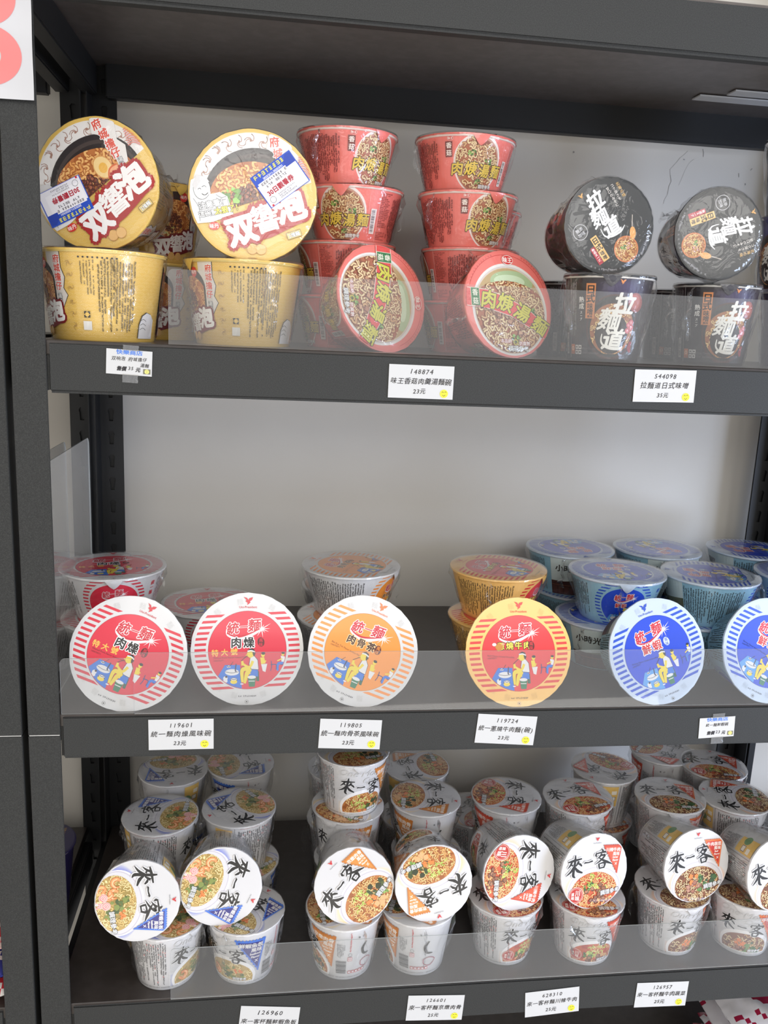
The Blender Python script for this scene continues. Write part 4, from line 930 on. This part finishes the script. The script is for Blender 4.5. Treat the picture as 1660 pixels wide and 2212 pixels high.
# ---- top shelf
h2 = .102
cup('double', 'yellow noodle bowl standing upright at the far left of the top shelf', G1, pos=(.048, .088, ZB), spin=-62, tab=True)
cup('double', 'yellow noodle bowl standing upright below the tilted bowl with upright coupon', G1, pos=(.215, .125, ZB), spin=-62)
db1 = cup('double', 'yellow noodle bowl on its side, leftmost on top shelf, coupon sticker upside down on lid', G1, lidpx=(208, 398), y=.085, yaw=-12, elev=2, spin=20, tab=False)
db2 = cup('double', 'yellow noodle bowl on its side, coupon sticker upright at right of lid', G1, lidpx=(547, 423), y=.062, yaw=0, elev=4, spin=0, tab=False)
cup('double', 'yellow noodle bowl on the shelf behind, lower of the rear stack of two', G1, pos=(.088, .275, ZB), spin=5)
cup('double', 'yellow noodle bowl atop the rear stack, picture facing out between two tilted bowls', G1, pos=(.080, .262, ZB+.102), spin=42)
hm = .069
for i, (x, yy, sp, lb) in enumerate(((.352, .205, 95, 'lowest bowl of the left red stack, on the shelf'), (.351, .208, 85, 'red noodle bowl second from the bottom of the left red stack'), (.359, .203, -20, 'red noodle bowl second from the top of the left red stack'), (.348, .205, 38, 'red noodle bowl on top of the left red stack'))):
    cup('mushroom', lb, G2, pos=(x, yy, ZB+i*(hm+.0004)), spin=sp)
for i, (x, yy, sp, lb) in enumerate(((.526, .200, 80, 'lowest bowl of the right red stack, on the shelf'), (.524, .200, 62, 'red noodle bowl second from the bottom of the right red stack'), (.513, .186, 22, 'red noodle bowl second from the top of the right red stack'), (.506, .190, 6, 'red noodle bowl on top of the right red stack'))):
    cup('mushroom', lb, G2, pos=(x, yy, ZB+i*(hm+.0004)), spin=sp)
for i in range(3): cup('mushroom', ('lowest red bowl of the stack peeking out behind the left red stack', 'middle red bowl of the stack peeking out behind the left red stack', 'top red bowl of the stack peeking out behind the left red stack')[i], G2, pos=(.375, .345, ZB+i*(hm+.0004)), spin=20)
for i in range(3): cup('mushroom', ('lowest red bowl of the stack peeking out behind the right red stack', 'middle red bowl of the stack peeking out behind the right red stack', 'top red bowl of the stack peeking out behind the right red stack')[i], G2, pos=(.562, .338, ZB+i*(hm+.0004)), spin=-15)
cup('mushroom', 'red noodle bowl on its side, lid title running downwards', G2, lidpx=(827, 640), z=ZB, y=.078, yaw=30, spin=-92, tab=False)
cup('mushroom', 'red noodle bowl on its side, lid title running across', G2, lidpx=(1101, 651), z=ZB, y=.060, yaw=22, spin=0, tab=False)
hk = .105
cup('miso', 'black noodle cup standing upright under the left tilted black cup', G3, pos=(.676, .062, ZB), spin=-18)
cup('miso', 'black noodle cup standing upright under the right tilted black cup', G3, pos=(.853, .120, ZB), spin=-12)
cup('miso', 'black noodle cup on its side, lid mostly silvery with glare', G3, lidpx=(1317, 488), y=.030, yaw=2, elev=3, spin=38, tab=False)
cup('miso', 'black noodle cup on its side, dark green-grey lid turned sideways', G3, lidpx=(1554, 505), y=.065, yaw=-6, elev=2, spin=-68, tab=False)
cup('miso', 'black noodle cup standing in shadow behind, left of the upright black cups', G3, pos=(.690, .240, ZB), spin=30)
cup('miso', 'black noodle cup standing in shadow behind the right upright black cup', G3, pos=(.885, .300, ZB), spin=10)
for i, (x, yy, d, sp, lb) in enumerate(((1.000, .150, 'violet', 0, 'bottom cup of the stack at the right edge of the top shelf'), (1.012, .205, 'violet', -75, 'middle violet cup of the stack at the right edge of the top shelf'), (1.008, .200, 'miso', -5, 'top dark cup of the stack at the right edge of the top shelf'))):
    cup(d, lb, 'stacked cups at the right edge', pos=(x, yy, ZB+i*hk*1.003), spin=sp)
# ---- middle shelf
hb = .0704
front = (('bowl_red', 278, 1412, -25, 0, 'red and white striped bowl on its side, leftmost at the front of the middle shelf'), ('bowl_red', 535, 1402, 0, 0, 'red and white striped bowl on its side, second from left on the middle shelf'),
         ('bowl_orange', 785, 1407, -24, 0, 'orange and white striped bowl on its side at the front'), ('bowl_yellow', 1121, 1412, 0, 0, 'yellow bowl with red lid centre on its side at the front'),
         ('bowl_blue', 1421, 1411, 17, 6, 'blue striped bowl on its side, fully in view'), ('bowl_blue', 1662, 1408, -27, 6, 'blue striped bowl on its side cut off by the right edge'))
for d, px_, py_, sp, yw, lb in front: cup(d, lb, G4, lidpx=(px_, py_), z=ZC, y='guard', yaw=yw, spin=sp, tab=False, wrap=False)
def vaz(px_, py_):
    d = ray(px_, py_); return math.degrees(atan2(d.x, d.y))
def st(d, px_, py_, lv, sp, lb, wrap=True, g=G4, tab=True, Y=None):
    hh = {'b': hb, 'c': .0910}[d[0]]; z0 = ZC if d[0] == 'b' else ZD
    p = on_z(px_, py_, z0+lv*hh-.001)
    if Y: p = on_y(px_, py_, Y)
    elif lv == 1 and d[0] == 'b': p.y = max(p.y, .172)
    sp = sp-vaz(px_, py_)
    cup(d, lb, g, pos=(p.x, p.y, z0+(lv-1)*hh+.0003), spin=sp, wrap=wrap, tab=tab)
st('bowl_red', 245, 1222, 2, 0, 'upright red striped bowl on top of the left stack of two')
st('bowl_red', 240, 1346, 1, 10, 'upright red striped bowl under another, left end of the middle shelf')
st('bowl_red', 455, 1312, 1, 5, 'single upright red striped bowl at the back between the two front red lids', Y=0.232)
st('bowl_orange', 759, 1220, 2, 68, 'upright orange striped bowl on top of its stack')
st('bowl_orange', 752, 1338, 1, 60, 'upright orange striped bowl at the bottom of its stack')
st('bowl_orange', 748, 1262, 1, 20, 'orange striped bowl at the very back, mostly hidden by the orange stack')
st('bowl_yellow', 1077, 1226, 2, 72, 'upright yellow bowl on top of its stack')
st('bowl_yellow', 1085, 1345, 1, 40, 'upright yellow bowl at the bottom of its stack')
st('bowl_blue', 1334, 1234, 2, 14, 'upright blue bowl with its blue front disc showing, on top of a stack')
st('bowl_blue', 1330, 1352, 1, -170, 'blue bowl with a shop picture on its back, under the one showing its front disc')
st('bowl_blue', 1535, 1240, 2, 98, 'upright blue bowl with nutrition table and text facing out')
st('bowl_blue', 1548, 1360, 1, 140, 'blue bowl beneath the one with the text side facing out')
st('bowl_blue', 1232, 1184, 2, -155, 'blue bowl on top of the rear left blue stack, shop picture facing out', Y=0.312)
st('bowl_blue', 1242, 1292, 1, -120, 'blue bowl at the bottom of the rear left blue stack', Y=0.312)
st('bowl_blue', 1420, 1188, 2, -140, 'blue bowl on top of the rear middle blue stack', Y=0.312)
st('bowl_blue', 1425, 1297, 1, -120, 'blue bowl at the bottom of the rear middle blue stack', Y=0.312)
st('bowl_blue', 1622, 1187, 2, 110, 'blue bowl on top of the rear right blue stack with shiny lid', Y=0.312)
st('bowl_blue', 1626, 1297, 1, 110, 'blue bowl at the bottom of the rear right blue stack', Y=0.312)
st('bowl_blue', 1738, 1240, 2, -10, 'blue bowl in a stack cut off by the right edge of the photo')
st('bowl_blue', 1748, 1360, 1, -10, 'blue bowl under the stack top cut off by the right edge')
pp = Vector((-.135, .16, ZC)); cup('bowl_red', 'red striped bowl on the neighbouring rack, just visible past the left post', G4, pos=pp, spin=0)
# ---- bottom shelf
T_ = 'on its side in the front row'
for d, px_, py_, sp, yw, lb in (('cup_seafood', 297, 1946, -88, 0, 'seafood cup with blue triangle %s, leftmost' % T_), ('cup_seafood', 478, 1916, -115, 2, 'seafood cup with blue triangle %s, second from left' % T_),
        ('cup_stew', 766, 1914, 46, 0, 'cup on its side, orange triangle above its soup picture'), ('cup_stew', 938, 1909, -168, 3, 'cup lying with its picture uppermost and orange triangle at lower left'),
        ('cup_spicy', 1122, 1886, -100, 8, 'cup on its side, round red stamp at top, soup picture at left'), ('cup_spicy', 1285, 1882, -4, 12, 'cup on its side, title upright, round red stamp at lower left'),
        ('cup_veg', 1506, 1870, 0, 9, 'cup on its side, red triangle and dark brown soup picture'), ('cup_veg', 1684, 1888, 10, 9, 'cup on its side at the right edge, only its left half in view')):
    cup(d, lb, G5, lidpx=(px_, py_), z=ZD+.0910, yaw=yw, spin=sp, tab=False)
def base(d, px_, yb, sp, lb):
    p = on_z(px_, yb, ZD); cup(d, lb, G5, pos=(p.x, max(p.y+.0405, .058), ZD+.0003), spin=sp-vaz(px_, yb))
base('cup_seafood', 350, 2161, 45, 'upright seafood cup at the front left, mostly small print facing out')
base('cup_seafood', 527, 2128, -42, 'upright seafood cup at the front with blue triangle on its side')
base('cup_stew', 747, 2131, -86, 'upright cup with bar code, under the lying cup with orange triangle on top')
base('cup_stew', 908, 2113, -104, 'upright cup with bar code and drawing, under the lying cup with picture uppermost')
base('cup_spicy', 1098, 2086, 38, 'upright cup with small print left and title right, under the cup with stamp at top')
base('cup_spicy', 1280, 2092, 14, 'upright cup with title facing front, under the cup with stamp at lower left')
base('cup_veg', 1465, 2065, 40, 'upright cup under the lying cup with dark brown soup picture')
base('cup_veg', 1632, 2074, 2, 'upright cup at the right end of the front row, picture facing out')
C2 = 'standing behind the front row'
for d, px_, py_, lv, sp, lb in (('cup_seafood', 347, 1760, 2, 72, 'upright seafood cup %s, leftmost' % C2), ('cup_seafood', 517, 1744, 2, 118, 'upright seafood cup %s, second from left' % C2),
        ('cup_stew', 752, 1737, 2, -28, 'upright cup supporting the tallest stack on the bottom shelf'), ('cup_stew', 920, 1723, 2, -95, 'upright cup with orange triangle on lid %s' % C2),
        ('cup_spicy', 1094, 1719, 2, -95, 'upright cup with picture at left of lid, red triangle facing front'), ('cup_spicy', 1249, 1721, 2, 30, 'upright cup with pink triangle at the back of its lid, rimmed picture in front'),
        ('cup_veg', 1450, 1703, .168, 14, 'upright cup with brown soup picture at the front of its lid'), ('cup_veg', 1590, 1706, .160, 96, 'upright cup with brown soup picture at the right of its lid'),
        ('cup_seafood', 375, 1662, 2, 178, 'upright seafood cup in the rear row under the beam, leftmost'), ('cup_seafood', 520, 1648, 2, -85, 'upright seafood cup in the rear row under the beam, second from left'),
        ('cup_stew', 900, 1652, .285, 100, 'upright cup in the rear row under the beam, right of the tallest stack'),
        ('cup_spicy', 1305, 1666, .262, 160, 'upright cup in the rear row with red triangle at the left of its lid'), ('cup_spicy', 1424, 1672, .318, -110, 'upright cup in the rear row, lid picture washed out by light'), ('cup_spicy', 1540, 1664, .262, 12, 'rightmost upright cup in the rear row, near the black posts'),
        ('cup_stew', 738, 1655, 2, 30, 'upright cup in the rear row hidden behind the tallest stack')):
    st(d, px_, py_, 2, sp, lb, g=G5, Y=(lv if lv < 1 else None))
p = on_z(752, 1737, ZD+2*.0910); cup('cup_stew', 'white cup at the very top of the tallest stack on the bottom shelf', G5, pos=(p.x+.005, p.y+.004, ZD+2*.0910+.0005), spin=8)
# lower layer of the stacks behind the front row
under = ((347, 1760, 'cup_seafood', 'leftmost'), (517, 1744, 'cup_seafood', 'second from left'), (752, 1737, 'cup_stew', 'third from left'), (920, 1723, 'cup_stew', 'fourth from left'), (1094, 1719, 'cup_spicy', 'fifth from left'), (1249, 1721, 'cup_spicy', 'sixth from left'), (1450, 1703, 'cup_veg', 'seventh from left'), (1590, 1706, 'cup_veg', 'eighth from left'))
for px_, py_, d, w_ in under:
    p = on_z(px_, py_, ZD+2*.0910); p.y = max(p.y, .172) if px_ < 1400 else .164; cup(d, 'lower cup of the stacks right behind the front row, %s' % w_, G5, pos=(p.x+.006, p.y+.004, ZD), spin=30)
rear = ((375, 1662, 'cup_seafood', 'leftmost'), (520, 1648, 'cup_seafood', 'second from left'), (738, 1655, 'cup_stew', 'third from left'), (900, 1652, 'cup_stew', 'fourth from left'), (1305, 1666, 'cup_spicy', 'fifth from left'), (1424, 1672, 'cup_veg', 'sixth from left'), (1534, 1664, 'cup_veg', 'rightmost'))
for px_, py_, d, w_ in rear:
    p = on_y(px_, py_, {1305: .262, 1424: .318, 1534: .262, 900: .285}[px_]) if px_ in (1305, 1424, 1534, 900) else on_z(px_, py_, ZD+2*.0910); cup(d, 'lower cup of the rear row of stacks, %s' % w_, G5, pos=(p.x, p.y, ZD), spin=2)
cup('cup_spicy', 'single upright cup in the shadow between the orange and red cup groups', G5, pos=(.612, .292, ZD), spin=25)
# cup of the neighbouring rack, violet lid
nb = cup('violet', 'cup with violet lid on the neighbouring rack, half hidden by the left post', None, pos=(-.094, .215, ZD+.0003), spin=0, wrap=False, tab=False)

# ------------------------------------------------------------------ coupon stickers on the yellow lids
def coupon():
    A = Art(.0005); w, hh = .0255, .0185
    A.push(0, 0, 1.12)
    A.rect(-w, -hh, w, hh, (40, 80, 190)); A.rect(-w+.001, -hh+.0005, w-.001, hh-.012, (232, 230, 236)); A.rect(-w+.003, -hh+.006, w-.007, hh-.010, (240, 238, 242))
    A.greek(-w+.003, hh-.0062, w-.006, hh-.001, .0042, (238, 226, 80), vertical=False, ragged=False, lead=.2, seed=4)
    A.text('2025/2/11-2025/3/31', -.002, hh-.0082, .0030, (240, 240, 250), bold=.03)
    A.greek(-w+.006, hh-.0145, w-.010, hh-.0110, .0026, (70, 60, 70), vertical=False, ragged=False, lead=.2, seed=5); A.greek(-w+.009, hh-.0185, w-.014, hh-.0150, .0026, (70, 60, 70), vertical=False, ragged=False, lead=.2, seed=6)
    A.text('30日觀看券', -.003, -.0050, .0066, (176, 40, 60), bold=.04); A.ring(-.018, -.0125, .0030, .0034, (90, 90, 96), n=16); A.greek(-.010, -.0165, .012, -.0100, .0014, (120, 116, 124), vertical=False, lead=.5, seed=7)
    A.disc(-.0215, -.0172, .0012, (206, 40, 60)); A.poly([(.013, .006), (.0245, .006), (.0245, .0165), (.019, .0175), (.013, .012)], (34, 66, 170)); A.pop()
    return A
def sticker(parent, des, x, y, rot):
    A = coupon(); r0, r1, R, h = SHAPES[DES[des]['shape']]
    V, Fs, I = A.to_lid(1.0, 0); V += [(-.0255, -.0185, .0005), (.0255, -.0185, .0005), (.0255, .0185, .0005), (-.0255, .0185, .0005)]; n = len(V); Fs.append((n-4, n-3, n-2, n-1)); I.append(0)
    me = new_mesh('coupon_sticker', V, Fs, A.mats, I); o = obj('coupon_sticker', me, parent)
    o.location = (x*R, y*R, h+DES[des]['top']+.0001); o.rotation_euler = (0, 0, radians(rot)); return o
sticker(db1, 'double', -.56, -.10, 180+6); sticker(db2, 'double', .42, .27, 38)

# ------------------------------------------------------------------ acrylic guards
def guard(name, x0, x1, y, z0, z1, label):
    w = .0012; rad = .006; bm = bmesh.new()
    pts = [(x0, z0), (x1, z0), (x1, z1-rad)] + [(x1-rad+rad*cos(radians(a)), z1-rad+rad*sin(radians(a))) for a in (22, 45, 68)] + [(x1-rad, z1), (x0+rad, z1)] + [(x0+rad+rad*cos(radians(a)), z1-rad+rad*sin(radians(a))) for a in (112, 135, 158)] + [(x0, z1-rad)]
    n = len(pts); V = [(p[0], y, p[1]) for p in pts]+[(p[0], y+w, p[1]) for p in pts]
    Fs = [tuple(range(n))]+[tuple(reversed(range(n, 2*n)))]; idx = [0, 0]
    for i in range(n): k = (i+1) % n; Fs.append((i, n+i, n+k, k)); idx.append(1)
    o = obj(name, new_mesh(name, V, Fs, [M_ACRYL, M_ACEDGE], idx)); tag(o, label, 'shelf guard'); return o
guard('acrylic_guard', .1347, 1.128, .0002, ZB+.0002, ZB+.0836, 'clear acrylic guard strip along the front of the top shelf')
guard('acrylic_guard', .0893, 1.128, .0002, ZC+.0002, ZC+.0808, 'long clear acrylic guard strip along the front of the middle shelf')
guard('acrylic_guard', .0015, .0885, .0022, ZC+.0002, ZC+.0730, 'short clear acrylic guard piece at the left end of the middle shelf')
guard('acrylic_guard', .1301, 1.128, .0002, ZD+.0002, ZD+.0785, 'clear acrylic guard strip along the front of the bottom shelf')
# upright dividers at the side of the middle shelf
def divider(x, y0, y1, z0, z1, label):
    w = .0015; rad = .012
    pts = [(y0, z0), (y1, z0), (y1, z1-rad)]+[(y1-rad+rad*cos(radians(a)), z1-rad+rad*sin(radians(a))) for a in (22, 45, 68)]+[(y1-rad, z1), (y0, z1)]
    n = len(pts); V = [(x, p[0], p[1]) for p in pts]+[(x+w, p[0], p[1]) for p in pts]; Fs = [tuple(range(n)), tuple(reversed(range(n, 2*n)))]; idx = [0, 0]
    for i in range(n): k = (i+1) % n; Fs.append((i, n+i, n+k, k)); idx.append(1)
    o = obj('acrylic_divider', new_mesh('acrylic_divider', V, Fs, [M_ACRYL, M_ACEDGE], idx)); tag(o, label, 'divider')
divider(-.0165, .060, .292, ZC+.0002, -.1505, 'tall clear acrylic divider standing at the left end of the middle shelf')
divider(-.0700, .060, .380, ZC+.0002, -.1700, 'clear acrylic divider on the neighbouring rack, fainter and behind')

# ------------------------------------------------------------------ price tags
def smile(A, x, y, r, tone=(244, 232, 60)):
    A.disc(x, y, r, tone); A.stroke([(x-r*.55, y+r*.22), (x-r*.32, y+r*.48), (x-r*.08, y+r*.25)], r*.12, (50, 46, 30)); A.stroke([(x+r*.12, y+r*.28), (x+r*.36, y+r*.52), (x+r*.6, y+r*.28)], r*.12, (50, 46, 30)); A.stroke([(x-r*.35, y-r*.3), (x, y-r*.55), (x+r*.35, y-r*.25)], r*.13, (50, 46, 30))
INK = (44, 42, 46)
def hand(A, t, x, y, size, R, adv=None, col=INK):
    adv = adv or size*1.04; size = min(size, adv*.98); tot = sum((.56 if ord(c) < 128 else 1)*adv for c in t); cx = x-tot/2
    for c in t:
        a = (.56 if ord(c) < 128 else 1)*adv
        if c != ' ': A.text(c, cx+a/2, y+R.uniform(-.04, .04)*size, size*R.uniform(.92, 1.04), col, rot=R.uniform(-3, 3), shear=.18, bold=.010)
        cx += a
def price_tag(corners, lines, label, taped=False, seed=1, low=False):
    P = [on_y(cx, cy, -.001) for cx, cy in corners]   # tl, tr, br, bl
    tl, tr, br, bl = P; c = (tl+tr+br+bl)/4; w = ((tr-tl).length+(br-bl).length)/2; hh = ((bl-tl).length+(br-tr).length)/2; ang = atan2((tr-tl).z, (tr-tl).x)
    A = Art(.0004); R = random.Random(seed)
    if taped:
        A.text('快樂商店', .0, hh*.40, hh*.20, (84, 130, 214), bold=.03, sx=1.3); hand(A, lines[0], -w*.0, hh*.14, hh*.18, R, hh*.185)
        if len(lines) > 2: hand(A, lines[2], w*.34, -hh*.08, hh*.17, R)
        A.text('售價', -w*.16, -hh*.26, hh*.19, INK, bold=.05, shear=.25); hand(A, lines[1], w*.04, -hh*.22, hh*.2, R); A.text('元', w*.20, -hh*.27, hh*.19, INK, bold=.04, shear=.2)
        A.rect(w*.31, -hh*.42, w*.47, -hh*.22, (120, 118, 96)); smile(A, w*.39, -hh*.32, hh*.09, (240, 228, 130))
    else:
        hand(A, lines[0], -w*.0, hh*.31, hh*.20, R, hh*.22); hand(A, lines[1], .0, hh*.02, hh*.215, R, min(hh*.23, w*.94/max(1, sum(.56 if ord(q) < 128 else 1 for q in lines[1])))); hand(A, lines[2], -w*.02, -hh*.28, hh*.18, R); smile(A, w*.36, -hh*.33, hh*.125)
    V, Fs, I = A.to_plane(); k = len(V); t = .0008; bx = [(-w/2, 0, -hh/2), (w/2, 0, -hh/2), (w/2, 0, hh/2), (-w/2, 0, hh/2), (-w/2, -.0003, -hh/2), (w/2, -.0003, -hh/2), (w/2, -.0003, hh/2), (-w/2, -.0003, hh/2)]
    V += bx; n = len(A.mats)
    for f in ((4, 5, 6, 7), (3, 2, 1, 0), (0, 1, 5, 4), (1, 2, 6, 5), (2, 3, 7, 6), (3, 0, 4, 7)): Fs.append(tuple(q+k for q in f)); I.append(n)
    root = bpy.data.objects.new('price_tag', None) if taped else None
    me = new_mesh('price_tag', V, Fs, A.mats+[M_PAPER], I)
    if taped:
        COL.objects.link(root); root.location = (c.x, -.0008, c.z); root.rotation_euler = (0, -ang, 0); tag(root, label, 'price tag', 'price tags')
        obj('paper', me, root)
        for sgn in (1, -1):
            Vt = []; Ft = []; x0 = -w*.14; x1 = w*.20
            for j in range(5):
                z = sgn*(hh*.47+hh*.34*j/4) if sgn < 0 else hh*.47+hh*.22*j/4
                Vt += [(x0+.0004*sin(j*3), -.0007, z), (x1+.0004*cos(j*2), -.0006, z)]
            for j in range(4): Ft.append((2*j, 2*j+1, 2*j+3, 2*j+2))
            obj('tape', new_mesh('tape', Vt, Ft, M_TAPE), root)
    else:
        o = obj('price_tag', me); o.location = (c.x, -.0008, c.z); o.rotation_euler = (0, -ang, 0); tag(o, label, 'price tag', 'price tags')
price_tag([(230, 752), (329, 760), (328.5, 814), (229, 806)], ['双响泡 府城擔仔', '35', '湯麵'], 'torn white price tag taped below the yellow bowls, reading 35', True, 1)
price_tag([(841.6, 786), (981.8, 791.9), (978.6, 863), (838, 859)], ['148874', '味王香菇肉羹湯麵碗', '23元'], 'white handwritten price tag 148874 below the red bowls', seed=2)
price_tag([(1373, 797.7), (1505.8, 800.5), (1499, 869.6), (1367.5, 868)], ['544098', '拉麵道日式味噌', '35元'], 'white handwritten price tag 544098 below the black cups', seed=3)
price_tag([(320.5, 1555), (461.5, 1552.4), (462, 1617.5), (321.5, 1620)], ['119601', '統一麵肉燥風味碗', '23元'], 'white handwritten price tag 119601 on the middle beam', seed=4)
price_tag([(692.6, 1552.4), (825.8, 1555.8), (820.5, 1618), (687.5, 1616.5)], ['119805', '統一麵肉骨茶風味碗', '23元'], 'white handwritten price tag 119805 below the orange bowl', seed=5)
price_tag([(1034, 1541.6), (1160.7, 1548), (1153, 1610), (1026, 1604)], ['119724', '統一蔥燒牛肉麵(碗)', '23元'], 'white handwritten price tag 119724 below the yellow striped bowl', seed=6)
price_tag([(1512, 1552), (1588, 1547), (1587, 1589), (1510, 1596)], ['統一麵鮮蝦碗', '23'], 'small white price tag taped below the blue bowls, reading 23', True, 7)
price_tag([(518, 2173), (645, 2176), (644, 2242), (516, 2239)], ['126960', '來一客杯麵鮮蝦魚板', '25元'], 'white handwritten price tag 126960 cut off at the bottom of the photo', seed=8)
price_tag([(882, 2151), (1003.5, 2149.4), (999, 2201), (877.6, 2206)], ['126601', '來一客杯麵京燉肉骨', '25元'], 'white handwritten price tag 126601 below the cups with orange triangles', seed=9)
price_tag([(1135, 2145), (1252, 2131), (1251, 2182.5), (1135, 2199)], ['628310', '來一客杯麵川辣牛肉', '25元'], 'white handwritten price tag 628310 below the cups with round red stamps', seed=10)
price_tag([(1377, 2123.8), (1489, 2119.7), (1481, 2170), (1370.6, 2178)], ['126957', '來一客杯麵牛肉蔬菜', '25元'], 'white handwritten price tag 126957, rightmost of the bottom row', seed=11)

# ------------------------------------------------------------------ paper sign on the post, top left
def sign():
    A = Art(.0004); RD = (240, 130, 128)
    A.ring(-.050, .2855, .0175, .0385, RD, n=48, ry=.78); A.ring(-.046, .3405, .0120, .0300, RD, n=48, ry=.90)
    V, Fs, I = A.to_plane(); nx, nz = 14, 20; x0, x1, z0, z1 = -.150, -.0005, .2430, .3950; k = len(V); mI = len(A.mats)
    for i in range(nx+1):
        for j in range(nz+1): V.append((x0+(x1-x0)*i/nx, 0, z0+(z1-z0)*j/nz+(.001*(i/nx) if j == 0 else 0)))
    for i in range(nx):
        for j in range(nz): a = k+i*(nz+1)+j; Fs.append((a, a+nz+1, a+nz+2, a+1)); I.append(mI)
    def wave(x, z): return -.0035-.003*max(0, (z0+.05-z)/.05)**2-.0012*sin(z*70+x*20)-.004*max(0, (x-(-.04))/.04)**2*.6
    V = [(x, y+wave(x, z), z) for x, y, z in V]
    pm = mat((205, 205, 208), .4, .2, key='signpaper'); o = obj('paper_sign', new_mesh('paper_sign', V, Fs, A.mats+[pm], I, smooth=True)); tag(o, 'white paper sign with large pale red figure taped to the left post', 'sign')
sign()

# ------------------------------------------------------------------ pale strips under the top board
for i, (xa, ya) in enumerate(((.884, .300), (.920, .262))):
    o = box_obj('plastic_strip', (xa, xa+.30, ya, ya+.026, .3885, .3905), mat((205, 207, 210), .5)); tag(o, ('rear pale strip under the top board at upper right', 'front pale strip under the top board at upper right')[i], 'strip', 'strips under the top board')

# ------------------------------------------------------------------ noodle packets low down
def packet(x, y, z, w, d, hh, rot, cols, label, tilt=(0, 0), seed=1):
    R = random.Random(seed); nx, ny = 26, 16; V = []; Fs = []; I = []
    for top in (1, -1):
        for i in range(nx+1):
            for j in range(ny+1):
                u = i/nx*2-1; v = j/ny*2-1; t = (max(0, 1-abs(u)**3.2)*max(0, 1-abs(v)**3))**.6
                V.append((u*w/2, v*d/2, top*hh/2*t+(.0016*R.uniform(-1, 1)*(1 if t > .02 else .8))+.003*sin(u*9+v*3)*t))
    m = (nx+1)*(ny+1)
    for s_ in (0, 1):
        for i in range(nx):
            for j in range(ny):
                a = s_*m+i*(ny+1)+j; f = (a, a+ny+1, a+ny+2, a+1); Fs.append(f if s_ == 0 else f[::-1])
                u = i/nx*2-1; v = j/ny*2-1
                if (u*1.2)**2+(v*1.5)**2 < .35: I.append(1)
                elif int((u+v*.8+3)*9) % 3 == 0 and abs(v) > .45: I.append(1)
                else: I.append(0)
    me = new_mesh('noodle_packet', V, Fs, [mat(cols[0], .25, .6), mat(cols[1], .25, .6)], I, smooth=True)
    o = obj('noodle_packet', me); o.location = (x, y, z); o.rotation_euler = (tilt[0], tilt[1], rot); tag(o, label, 'noodle packet', 'noodle packets on the lowest shelves')
PW = (232, 230, 236)
packet(1.090, 0.112, ZE+.018+0*.034, .19, .125, .034, 0.05, (PW, (160, 34, 66)), 'white packet with red stripes at the bottom of the lowest-shelf pile', tilt=(0.02, .02), seed=1)
packet(1.096, 0.112, ZE+.018+1*.034, .19, .125, .034, -0.06, (PW, (168, 34, 66)), 'white red-striped packet second from the bottom of the lowest-shelf pile', tilt=(0.02, .02), seed=2)
packet(1.102, 0.112, ZE+.018+2*.034, .19, .125, .034, 0.08, (PW, (160, 34, 66)), 'white red-striped packet in the middle of the lowest-shelf pile', tilt=(0.02, .02), seed=3)
packet(1.090, 0.112, ZE+.018+3*.034, .19, .125, .034, -0.04, (PW, (168, 34, 66)), 'white red-striped packet second from the top of the lowest-shelf pile', tilt=(0.02, .02), seed=4)
packet(1.096, 0.112, ZE+.018+4*.034, .19, .125, .034, 0.10, (PW, (160, 34, 66)), 'crumpled white packet on top of the pile at the bottom right corner', tilt=(0.12, .02), seed=5)
packet(-.165, .06, ZD+.018, .17, .12, .034, .05, ((206, 52, 60), (240, 236, 230)), 'red noodle packet on the neighbouring rack at the left edge, lowest', seed=4)
packet(-.165, .06, ZD+.053, .17, .12, .034, -.05, ((60, 66, 140), (236, 230, 226)), 'blue noodle packet on the neighbouring rack at the left edge, middle', seed=5)
packet(-.165, .06, ZD+.088, .17, .12, .034, .08, ((214, 60, 66), (240, 206, 200)), 'red and pink packet on the neighbouring rack at the left edge, topmost', seed=6)
